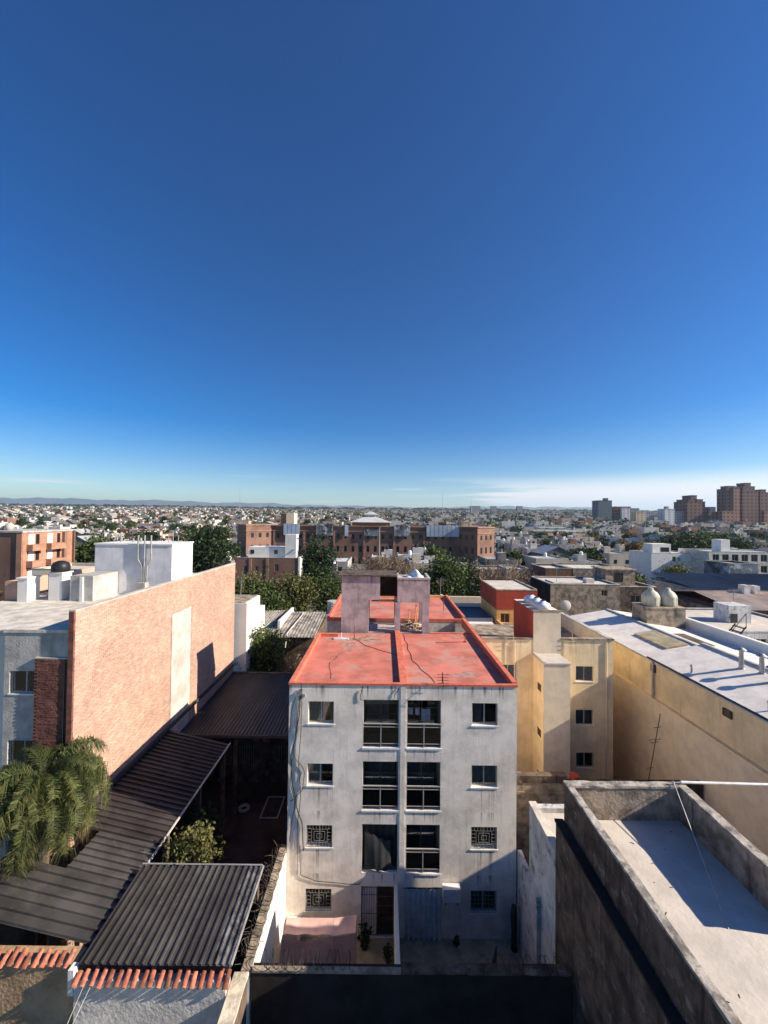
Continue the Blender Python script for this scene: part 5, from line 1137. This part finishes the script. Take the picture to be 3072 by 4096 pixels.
c = MB(); c.box(-55.899, -55.4, 66.8, 67.3, 0, 15.8); c.box(-55.899,-55.5,69.0,69.19,0,16); c.build('fin', M['barracks'], FA)
for k, y in enumerate((60.5, 62.3)):
    c = MB(); c.lathe(-60.4-1.6*k, 62, [(.55,16.15),(.57,17.0),(.3,17.3),(.12,17.35)], 14); tag(c.build('water_tank', M['concrete'], smooth=True), ('round roof tank on the brick apartments, right one', 'round roof tank on the brick apartments, left one')[k], 'water tank', 'tanks on the brick apartments')
flat_house('low_beige_house', 'low beige house with one dark window before the brick apartments', 'house', -42, -36.5, 46, 52, 12.2, 'beige', 'white_floor', [(-40.6,-39.2,10.4,11.4)])
flat_house('white_low_house', 'white low house with pipes left of the white stair tower', 'house', -36.4, -30, 47, 54, 12.0, 'white_paint', 'concrete_light', [(-34,-33,10.6,11.4)])
def roof_antenna(x, y, z, h, label):
    t_ = thing('roof_antenna', label, 'antenna', (x, y, z), 'roof antennas')
    c = MB(); c.tube([(x,y,z),(x+.03*h,y,z+h)], .03, 5); c.build('mast', M['metal_grey'], t_)
    c = MB()
    for k in range(5): c.tube([(x-.35+.06*k,y+.1,z+h-.15*k-.1),(x+.4-.04*k,y-.1,z+h-.15*k-.1)], .015, 4)
    c.build('rods', M['metal_grey'], t_)
for q in ((24.0,53.4,10.0,2.6,'tall antenna at the left end of the weathered dark block'), (31.4,57.5,10.0,2.2,'antenna at the right end of the weathered dark block'), (34.6,58.6,11.75,2.0,'antenna on the small room of the dark two-storey house'), (13.8,43.0,11.8,2.0,'antenna on the red box behind the yellow block'), (33.6,37.0,10.0,2.4,'antenna on the pinkish flat roof beside the warehouse'), (-26.4,79.6,12.75,2.6,'antenna on the white roof room before the barracks'), (-13.6,36.8,11.16,1.8,'antenna on the plain white house beyond the brick wall'), (5.3,35.8,11.25,2.0,'antenna at the far right corner of the rear red roof')): roof_antenna(*q)

# ------------------------------------------------------------------ brick barracks
BK = thing('brick_barracks', 'long red brick barracks with corner bastions and roof panels', 'building', (-8, 165, 0))
fx0, fx1, fy, bt = -47, 31, 158, 15.3
cols = [-44.0+3.08*k for k in range(24)]
wz = [(0.2,2.4), (5.0,7.4), (10.4,12.2)]
holes = [(x, x+1.15, a, b) for x in cols for a, b in wz]
c = MB(); wall_y(c, fy, fx0, fx1, 0, bt, holes, 0.5); c.box(fx0, fx1, fy+0.51, 186, 0, bt-0.5); c.build('main_wall', M['barracks'], BK)
c = MB(); c.box(fx0, fx1, fy-0.35, fy-0.004, 13.2, 13.6); c.box(fx0, fx1, fy-0.5, fy+1, bt+0.001, bt+0.4); c.build('cornice', M['barracks_trim'], BK)
wm = MB(); wm.box(0, 1.15, 0, 0.1, 0, 2.2); wme = wm.mesh('window', M['window_dark'])
bl_ = wloc(BK)
for x in cols:
    for a, b in wz: inst('window', wme, BK, Vector((x, fy+0.4, a))-bl_, (0,0,0), (1,1,(b-a)/2.2))
for x in cols[::4]: c = MB(); c.box(x-1.35, x-0.6, fy-0.3, fy-0.005, 0, 13.19); c.build('pilaster', M['barracks_trim'], BK)
for k, (L_, F2, R_) in enumerate((((-60,157.5),(-53.65,150),(-45.6,158.5)), ((29.8,158.5),(36.6,150),(45.3,157.5)))):
    bk = ((L_[0]+R_[0])/2, 168)
    c = MB(); c.prism([L_, F2, R_, bk], 0, 15.4); b_ = c.build('bastion', M['barracks'], BK)
    c = MB(); c.prism([(L_[0]-.4,L_[1]), (F2[0],F2[1]-.5), (R_[0]+.4,R_[1]), (bk[0],bk[1]+.5)], 15.401, 15.9); c.prism([(L_[0]-.25,L_[1]), (F2[0],F2[1]-.35), (R_[0]+.25,R_[1]), (bk[0],bk[1]+.3)], 13.1, 13.5); c.build('cornice', M['barracks_trim'], b_)
    for P_, Q_ in ((L_, F2), (F2, R_)):
        P_, Q_ = Vector((*P_, 0)), Vector((*Q_, 0)); d = (Q_-P_); L2 = d.length; d.normalize(); nrm = Vector((d.y, -d.x, 0)); ang = math.atan2(d.y, d.x)
        for f in (0.22, 0.5, 0.78):
            for a, b in wz:
                o = inst('window', wme, b_, P_+d*(L2*f-.55)+nrm*0.06+Vector((0,0,a+.3))-bl_, (0,0,ang), (1,1,(b-a)/2.2))
hp = MB(); hp.box(-14.5, 2.0, 176, 186, 13, 17.0); hp.build('central_block', M['barracks_trim'], BK)
hp = MB(); a = [(-16,174,17.001),(3.6,174,17.001),(3.6,188,17.001),(-16,188,17.001)]; b = [(-9,180,19.4),(-3.2,180,19.4),(-3.2,183,19.4),(-9,183,19.4)]
for k in range(4): hp.quad(a[k], a[(k+1)%4], b[(k+1)%4], b[k])
hp.quad(*b); hp.quad(*a[::-1]); hr = hp.build('hip_roof', M['roof_tin'], BK)
hp = MB(); hp.box(-8.4, -3.8, 180.3, 182.7, 19.3, 20.6); hp.build('lantern', M['concrete_light'], hr)
hp = MB(); hp.poly([(-9.6,179.6,20.601),(-2.6,179.6,20.601),(-6.1,181.5,22.2)]); hp.poly([(-2.6,179.6,20.601),(-2.6,183.4,20.601),(-6.1,181.5,22.2)]); hp.poly([(-2.6,183.4,20.601),(-9.6,183.4,20.601),(-6.1,181.5,22.2)]); hp.poly([(-9.6,183.4,20.601),(-9.6,179.6,20.601),(-6.1,181.5,22.2)]); hp.build('lantern_roof', M['roof_tin'], hr)
c = MB(); c.box(-44.5, -38.8, 166, 172, 14.8, 20.6); c.build('chimney_block', M['beige'], BK)
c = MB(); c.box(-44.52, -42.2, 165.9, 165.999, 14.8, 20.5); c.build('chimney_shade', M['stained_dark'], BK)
for k, (x0, x1, m_, lb) in enumerate(((-41.0,-34.6,'panel_blue','pale blue square board on the barracks roof edge at left'),(-27.6,-21.0,'panel_dark','patterned board on the barracks roof edge, left of centre'),(-16,-14.6,'panel_blue','narrow upright pale board on the barracks front'),(-8,-1.9,'panel_dark','dark glazed board at the barracks centre'),(4.3,10.8,'panel_dark','patterned board on the barracks roof edge, right of centre'),(17.5,31.2,'panel_blue','long pale blue board on the right part of the barracks'))):
    zz = (11.6, 16.2) if k not in (2, 3) else ((11.4, 16.0) if k == 2 else (11.6, 14.2))
    t_ = thing('roof_board', lb, 'board', ((x0+x1)/2, fy-0.7, zz[0]), 'boards on the barracks')
    c = MB(); c.box(x0, x1, fy-0.8, fy-0.6, zz[0], zz[1]); c.build('panel', M[m_], t_)
    c = MB()
    for xx in (x0, x1-0.15): c.box(xx, xx+0.15, fy-0.599, fy-0.351, zz[0]+.3, zz[1]-.2)
    for xx in np.arange(x0, x1, 1.7): c.box(xx, xx+0.08, fy-0.84, fy-0.801, zz[0], zz[1])
    c.build('frame', M['metal_grey'], t_)
c = MB(); c.tube([(-1.6,150,0),(-1.6,150,15)], [.12,.06], 6); c.lathe(-1.6,150,[(.12,15),(.1,15.2),(.02,15.3)],8); tag(c.build('flagpole', M['white_trim']), 'thin white flagpole before the barracks centre', 'flagpole')

# ------------------------------------------------------------------ towers far right
def tower_mat(name, wall, win, sx, sz):
    m = bpy.data.materials.new(name); m.use_nodes = True; t = m.node_tree; p = t.nodes['Principled BSDF']; p.inputs['Roughness'].default_value = 0.8
    g = N(t, 'ShaderNodeNewGeometry'); s = N(t, 'ShaderNodeSeparateXYZ'); t.links.new(g.outputs['Position'], s.inputs[0])
    h = math_node(t, 'ADD', s.outputs[0], math_node(t, 'MULTIPLY', s.outputs[1], 0.97))
    fx = math_node(t, 'FRACT', math_node(t, 'MULTIPLY', h, 1/sx)); fz = math_node(t, 'FRACT', math_node(t, 'MULTIPLY', s.outputs[2], 1/sz))
    k = math_node(t, 'MULTIPLY', math_node(t, 'MULTIPLY', math_node(t, 'GREATER_THAN', fx, 0.42), math_node(t, 'LESS_THAN', fx, 0.86)), math_node(t, 'GREATER_THAN', fz, 0.45))
    sn = N(t, 'ShaderNodeSeparateXYZ'); t.links.new(g.outputs['Normal'], sn.inputs[0])
    k = math_node(t, 'MULTIPLY', k, math_node(t, 'LESS_THAN', sn.outputs[2], 0.5))
    nz_ = N(t, 'ShaderNodeTexNoise'); nz_.inputs['Scale'].default_value = 0.12; t.links.new(g.outputs['Position'], nz_.inputs['Vector'])
    a = N(t, 'ShaderNodeMix', data_type='RGBA'); a.inputs['A'].default_value = (*wall, 1); a.inputs['B'].default_value = (*[c_*0.7 for c_ in wall], 1); t.links.new(nz_.outputs['Fac'], a.inputs['Factor'])
    b = N(t, 'ShaderNodeMix', data_type='RGBA'); t.links.new(a.outputs['Result'], b.inputs['A']); b.inputs['B'].default_value = (*win, 1); t.links.new(k, b.inputs['Factor'])
    t.links.new(b.outputs['Result'], p.inputs['Base Color']); return m
M['t_brick'] = tower_mat('tower_brick', (0.19,0.095,0.078), (0.03,0.026,0.026), 7.0, 6.0)
M['t_brick2'] = tower_mat('tower_brick_light', (0.33,0.16,0.12), (0.06,0.045,0.04), 7.0, 6.0)
M['t_white'] = tower_mat('tower_white', (0.74,0.74,0.74), (0.3,0.32,0.34), 9.0, 3.0)
M['t_grey'] = tower_mat('tower_grey', (0.34,0.36,0.38), (0.06,0.07,0.08), 3.2, 3.0)
M['t_blue'] = tower_mat('tower_bluegrey', (0.1,0.15,0.18), (0.04,0.05,0.06), 4.0, 3.0)
M['t_cream'] = tower_mat('tower_cream', (0.66,0.53,0.36), (0.3,0.22,0.15), 7.0, 3.0)
def tower_block(label, parts, cat='tower block', group=None, name='tower_block'):
    x, y = parts[0][0], parts[0][2]; t_ = thing(name, label, cat, (x, y, gz(x, y)), group)
    for k, (x0, x1, y0, y1, zt, m_) in enumerate(parts):
        c = MB(); zb = gz(x, y)-1.0; c.box(x0, x1, y0, y1, zb, zt)
        o = c.build('body' if k == 0 else 'wing', M[m_], t_)
        c = MB(); c.box(x0-.3, x1+.3, y0-.3, y1+.3, zt+.001, zt+1.2); c.build('roof_rim', M[m_], o)
    return t_
tower_block('tallest brick tower at the right edge of the skyline', [(609,636,652,675,72,'t_brick'),(641,656,654,674,70,'t_brick'),(636.1,640.9,658,672,66,'t_brick'),(612,632,654,673,80,'t_brick'),(644,653,656,670,75,'t_brick'),(617,627,656,672,86,'t_brick'),(634,664,640,646,38,'t_brick2')])
tower_block('slim brick tower just left of the tallest tower', [(579,590,650,668,75,'t_brick'),(590.1,601,648,666,77,'t_brick2'),(583,597,652,665,80,'t_brick')])
tower_block('stepped brick tower left of the pair with a small top block', [(517,548,655,685,53,'t_brick'),(521,532,656,684,57,'t_brick'),(535,545,656,684,57,'t_brick'),(528,538,660,680,64,'t_brick')])
tower_block('low brick wing between the stepped tower and the slim tower', [(549.2,570,650,672,36,'t_brick'),(564,587,640,649,37,'t_brick2'),(556,566,655,668,44,'t_grey')])
tower_block('white slab tower left of the brick towers', [(479,496,655,672,40,'t_white'),(484,488,658,664,44,'t_grey')])
tower_block('grey slab right of the white tower', [(497,518,662,680,36,'t_grey')])
tower_block('dark blue-grey tower standing alone on the skyline', [(447,475,800,825,61,'t_blue'),(464,470,805,815,66,'t_blue'),(475.2,481,812,825,56,'t_cream')])
tower_block('brown tower with pale front right of the blue-grey tower', [(489,522,812,830,49,'t_brick'),(499,516,805,811.5,46,'t_white')])
tower_block('grey apartment slab among the right skyline', [(524,545,820,835,46,'t_grey')])
tower_block('tan apartment slab beside the grey one on the right skyline', [(430,447,655,668,34,'t_cream'),(449,462,660,672,34,'t_grey')])
tower_block('pale slab with dark block at its side on the right skyline', [(463,478,700,712,38,'t_white'),(556,566,760,775,40,'t_grey')])
for k, (a, b) in enumerate(((131.5,141),(143.5,150.5),(152.5,160),(163,171.5),(172.5,181.5))):
    tower_block(('cream low block, leftmost of five in a row', 'cream low block, second of five from the left', 'cream low block in the middle of the five', 'pale low block, fourth of five from the left', 'cream low block, rightmost of the five')[k], [(a, b, 338+2*k, 350+2*k, 8.9-.1*k, 't_cream' if k != 3 else 't_white')], 'apartment block', 'row of low blocks', 'low_block')
tower_block('long white house with red band behind the cream blocks', [(150,176,372,384,11.2,'t_white')], 'building', None, 'white_house')
for k, (x, y, w_, h) in enumerate(((34,330,11,14),(49,335,12,15),(62,340,14,16.5),(72,343,9,15.5))):
    tower_block(('small cream block over the barracks roof, leftmost', 'brown and cream block over the barracks right end', 'cream block with bands over the right bastion', 'cream block at the right of the banded one')[k], [(x, x+w_*.45, y, y+10, h, 't_brick' if k == 1 else 't_grey'),(x+w_*.45+.1, x+w_, y-2, y+9, h-.3, 't_cream')], 'apartment block', 'blocks behind the barracks', 'apartment_tower')
for k, (x, y, h) in enumerate(((142*3,1200*1.5,78),(395,1750,80),(560,2000,94),(330*2,1900,90))):
    tower_block(('hazy slab far off on the skyline, first of a faint pair', 'faint low tower on the skyline left of centre right', 'faint pale tower block against the far hills', 'distant grey tower before the mountains')[k], [(x, x+26, y, y+20, gz(x,y)+34, 't_grey')])
def mast(label, x, y, h):
    z = gz(x, y); t_ = thing('radio_mast', label, 'mast', (x, y, z), 'radio masts')
    c = MB(); c.tube([(x,y,z-1),(x,y,z+h)], [.9,.35], 4); c.build('mast', M['metal_grey'], t_)
mast('thin radio mast on the horizon in the centre', 175, 1150, 78)
mast('thin radio mast on the horizon at left', -470, 1250, 95)
mast('shorter radio mast right of the central mast', 330, 1450, 62)

# ------------------------------------------------------------------ the city: houses and trees
WALLS = [mat('h_white', (0.56,0.53,0.49), var=.12, vscale=.3, streak=.25, streak_w=.6, streak_col=(.3,.28,.26)), mat('h_cream', (0.56,0.49,0.39), var=.1, vscale=.3), mat('h_grey', (0.44,0.42,0.39), var=.2, vscale=.3, streak=.3, streak_w=.6), mat('h_brick', (0.27,0.155,0.115), var=.2, vscale=.4), mat('h_dark', (0.22,0.2,0.18), var=.3, vscale=.4, streak=.4, streak_w=.6), mat('h_pink', (0.47,0.37,0.31), var=.12, vscale=.3)]
ROOFS = [mat('r_white', (0.6,0.57,0.53), var=.15, vscale=.4), mat('r_grey', (0.36,0.34,0.32), var=.25, vscale=.3), mat('r_dark', (0.15,0.14,0.135), var=.3, vscale=.3), mat('r_red', (0.3,0.135,0.095), var=.2, vscale=.4), mat('r_tin', (0.45,0.45,0.45), var=.15, vscale=.3, rough=.5)]
WCOL = ['white', 'cream', 'grey', 'brick', 'dark', 'pink']; RCOL = ['white', 'grey', 'dark', 'red', 'tin']
SM = WALLS+ROOFS+[M['window_dark'], M['tank_white'], M['tank_black']]
NW, NR_ = len(WALLS), len(ROOFS)
def house_faces(w_, d, h, wi, ri, pitched, seed, detail=True):
    g = random.Random(seed); mb = MB(); W, D_ = w_/2, d/2; rm = NW+ri
    mb.box(-W, W, -D_, D_, -1.0, h, wi, rm)
    if pitched:
        rh_ = 0.28*w_
        mb.quad((-W-.3,-D_-.3,h),(0,-D_-.3,h+rh_),(0,D_+.3,h+rh_),(-W-.3,D_+.3,h),rm); mb.quad((0,-D_-.3,h+rh_),(W+.3,-D_-.3,h),(W+.3,D_+.3,h),(0,D_+.3,h+rh_),rm)
        mb.poly([(-W,-D_,h+.002),(W,-D_,h+.002),(0,-D_,h+rh_)],wi); mb.poly([(W,D_,h+.002),(-W,D_,h+.002),(0,D_,h+rh_)],wi)
    else:
        t, p = 0.2, 0.45
        mb.box(-W,W,-D_,-D_+t,h+.002,h+p,wi); mb.box(-W,-W+t,-D_+t+.002,D_,h+.002,h+p,wi); mb.box(W-t,W,-D_+t+.002,D_,h+.002,h+p,wi)
        if g.random() < .7:
            a = g.uniform(-W+.5, W-3); b = g.uniform(-D_+.8, D_-3.2); mb.box(a, a+g.uniform(2,2.8), b, b+2.4, h+.002, h+2.3, wi, rm)
            if g.random() < .7:
                i = NW+NR_+g.choice((1,1,2)); n0 = len(mb.f); mb.lathe(a+1, b+1.2, [(.55,h+2.3),(.57,h+3.1),(.25,h+3.4)], 8, i)
        if g.random() < .5: a = g.uniform(-W+1, W-1); mb.lathe(a, D_-1.5, [(.5,h+.003),(.52,h+1.0),(.2,h+1.25)], 8, NW+NR_+g.choice((1,2)))
        if g.random() < .4: a = g.uniform(-W+.5, W-4); mb.box(a, a+3.4, D_-3.4, D_-.3, h+.6, h+.72, NW+g.randrange(NR_))
    if detail:
        for st in range(max(1, int(h/2.9))):
            z = 0.9+2.9*st
            for k in range(max(2, int(w_/3))):
                x = -W+w_*(k+.5)/max(2, int(w_/3)); ww = g.uniform(.45,.75); mb.box(x-ww, x+ww, -D_-.04, -D_-.003, z, z+1.25, NW+NR_)
            for k in range(max(1, int(d/4))):
                y = -D_+d*(k+.5)/max(1, int(d/4)); s = 1 if g.random() < .5 else -1
                mb.box(W+.003, W+.04, y-.5, y+.5, z, z+1.2, NW+NR_); mb.box(-W-.04, -W-.003, y-.5, y+.5, z, z+1.2, NW+NR_)
    return mb
VAR = []
g_ = random.Random(5)
for k in range(26):
    wi = g_.choices(range(6), (3.2,2.2,3.8,2.6,2.8,1.2))[0]; pit = g_.random() < .2; ri = g_.choices(range(5), (3,4,2,1.5,2))[0] if not pit else g_.choice((3,1,4,3))
    w_, d, h = g_.uniform(7.5,12), g_.uniform(9,15), g_.choice((3.4,3.6,4.0,6.3,6.6,6.4,4.2))
    mb = house_faces(w_, d, h, wi, ri, pit, 100+k); VAR.append((mb, mb.mesh('house', SM), wi, ri, pit, h))
FAR = [house_faces(g_.uniform(9,16), g_.uniform(9,15), g_.choice((3.6,4,6.3,6.5,9.2)), k % 6 if k > 5 else g_.choice((0,0,0,1,2)), g_.choices(range(5),(4,4,2,2,2))[0], g_.random() < .25, 300+k, detail=(k < 8)) for k in range(20)]
def tmesh(seed, leaf, r, h, nc, nl, ls):
    V, cc = crown_quads((0,0,h-r*.9), (r, r, r*.85), nc, nl, ls, .45, seed=seed)
    T = []
    for a in range(4):
        an, bn = a*1.5708, (a+1)*1.5708; T += [(.22*math.cos(an),.22*math.sin(an),-.5),(.22*math.cos(bn),.22*math.sin(bn),-.5),(.12*math.cos(bn),.12*math.sin(bn),h-r),(.12*math.cos(an),.12*math.sin(an),h-r)]
    V = np.concatenate([V, np.array(T)]); mi = np.zeros(len(V)//4, dtype=int); mi[-4:] = 1
    return V, mi
TV = []
for k, (lf, r, h) in enumerate((('leaf_dark',3.2,8),('leaf_green',3.4,8.2),('leaf_dark',2.6,9.5),('leaf_olive',3.0,7),('leaf_rust',3.2,8),('leaf_green',2.6,6.5))):
    V, mi = tmesh(60+k, lf, r, h, 34, 16, .42); TV.append((quads('tree', V, [M[lf], M['bark']], mi), lf))
NEARX = [(56,104,84,99),(30,60,86,100),(-66,53,143,192),(-76,-15,40,72),(21,39,48,62),(24,46,68,84),(20,32,86,97),(44,78,48,86),(73,112,98,122),(-31,-14,72,84),(125,186,334,388),(30,84,322,356),(470,660,636,700),(425,530,650,720),(440,560,795,840),(0,28,58,98),(-45,-29,70,90),(-68,-44,72,92),(-14,10,60,100)]
hs, ts = [], []
g_ = random.Random(77)
Y = 60.0
while Y < 3150:
    dx = 11.5+0.017*Y; X = -1.12*Y-30
    while X < 1.12*Y+40:
        x = X+g_.uniform(-.25,.25)*dx; y = Y+g_.uniform(-.3,.3)*(8+.03*Y)
        X += dx
        if -34 < x < 22 and y < 100: continue
        if x < 24 and x > -75 and y < 60: continue
        blk = any(a-6 < x < b+6 and c-8 < y < d+4 for a, b, c, d in NEARX)
        if not blk:
            if g_.random() < (0.80 if y < 260 else 0.66): hs.append((x, y))
        if g_.random() < (0.40 if y < 260 else 0.76):
            tx, ty = x+g_.uniform(.4,.6)*dx, y+g_.uniform(-.5,.5)*(8+.03*Y)
            if not any(a-3 < tx < b+3 and c-3 < ty < d+3 for a, b, c, d in NEARX): ts.append((tx, ty))
    Y += 13+.026*Y
def vis(p): return abs(p[0]) < p[1]*1.03+8
hs.sort(key=lambda p: (not vis(p), p[1])); ts.sort(key=lambda p: (not vis(p), p[1]))
NHI = 290
def where(x, y):
    a = x/y
    s = 'at the far left' if a < -.72 else 'left of the barracks' if a < -.4 else 'around the barracks' if a < .3 else 'right of the barracks' if a < .55 else 'below the skyline towers' if a < .8 else 'at the right edge'
    return s + (', in the nearest rows' if y < 110 else ', in the middle rows' if y < 190 else ', in the farther rows')
for k, (x, y) in enumerate(hs[:NHI]):
    mb, me, wi, ri, pit, h = VAR[g_.randrange(len(VAR))]
    o = inst('house', me, None, (x, y, gz(x, y)), (0,0,0), (g_.choice((1,-1))*g_.uniform(.9,1.15), g_.uniform(.9,1.15), g_.uniform(.9,1.12)))
    tag(o, 'small %s-walled %s house %s' % (WCOL[wi], ('%s pitched-roof' % RCOL[ri]) if pit else ('%s flat-roofed' % RCOL[ri]), where(x, y)), 'house', 'houses of the city')
vv, ff, mm = [], [], []
for x, y in hs[NHI:]:
    mb = FAR[g_.randrange(len(FAR))]; sx = g_.choice((1,-1))*g_.uniform(.85,1.5); sy = g_.uniform(.85,1.4); z = gz(x, y); b = len(vv); sz = g_.uniform(.9,1.15)
    vv.extend([(p[0]*sx+x, p[1]*sy+y, p[2]*sz+z) for p in mb.v]); ff.extend([tuple(i+b for i in f) for f in mb.f]); mm.extend(mb.m)
fm = bpy.data.meshes.new('far_houses'); fm.from_pydata(vv, [], ff)
for m_ in SM: fm.materials.append(m_)
fm.polygons.foreach_set('material_index', mm); fm.update()
o = stuff(inst('far_houses', fm)); tag(o, 'sea of distant houses spreading to the horizon', 'houses')
TL = {'leaf_dark':'dark green round tree', 'leaf_green':'mid green bushy tree', 'leaf_olive':'yellow-olive tree', 'leaf_rust':'rust brown winter tree'}
for k, (x, y) in enumerate(ts[:280]):
    me, lf = TV[g_.choices(range(6), (4,3,2,2,1.5,2))[0]]; s = g_.uniform(.7,1.25)
    tag(inst('tree', me, None, (x, y, gz(x, y)), (0,0,g_.uniform(0,6.28)), (s,s,s*g_.uniform(.85,1.2))), TL[lf]+' '+where(x, y), 'tree', 'trees of the city: '+lf[5:])
TB = [crown_quads((0,0,4.6), (3.6,3.6,3.4), 9, 5, 1.25, .4, seed=90+k)[0] for k in range(8)]
for m_, lf in enumerate(('leaf_dark','leaf_green','leaf_rust')):
    acc = []
    for k, (x, y) in enumerate(ts[280:]):
        if (0 if k % 8 < 4 else 1 if k % 8 < 7 else 2) != m_: continue
        s = g_.uniform(.65,1.2)*(1+.0001*y); acc.append(TB[g_.randrange(8)]*np.array((s*g_.uniform(1,1.6), s, s*g_.uniform(.8,1.25)))+np.array((x, y, gz(x, y))))
    o = stuff(inst('far_trees', quads('far_trees', np.concatenate(acc), M[lf]))); tag(o, ('distant dark green trees merging among the far houses', 'distant mid green trees merging among the far houses', 'distant brownish trees merging among the far houses')[m_], 'trees')
# tree line on the crest
acc = []
for k in range(900):
    y = 3150+g_.uniform(-120,120); x = g_.uniform(-1.15,1.15)*y; s = g_.uniform(1.5,3.6)
    acc.append(TB[g_.randrange(8)]*np.array((s*2.2, s, s*.8))+np.array((x, y, gz(x, y)-2)))
o = stuff(inst('crest_trees', quads('crest_trees', np.concatenate(acc), M['leaf_dark']))); tag(o, 'dark line of trees along the skyline crest', 'trees')
# ------------------------------------------------------------------ air
hz = MB(); hz.box(-17300, 17300, -390, 17300, -25, 720)
hm = bpy.data.materials.new('haze'); hm.use_nodes = True; t = hm.node_tree; t.nodes.clear()
ho = N(t, 'ShaderNodeOutputMaterial'); pv = N(t, 'ShaderNodeVolumePrincipled'); t.links.new(pv.outputs[0], ho.inputs['Volume'])
pv.inputs['Color'].default_value = (0.62,0.8,1.0,1); pv.inputs['Density'].default_value = 6.5e-5; pv.inputs['Anisotropy'].default_value = 0.2
stuff(hz.build('haze', hm))
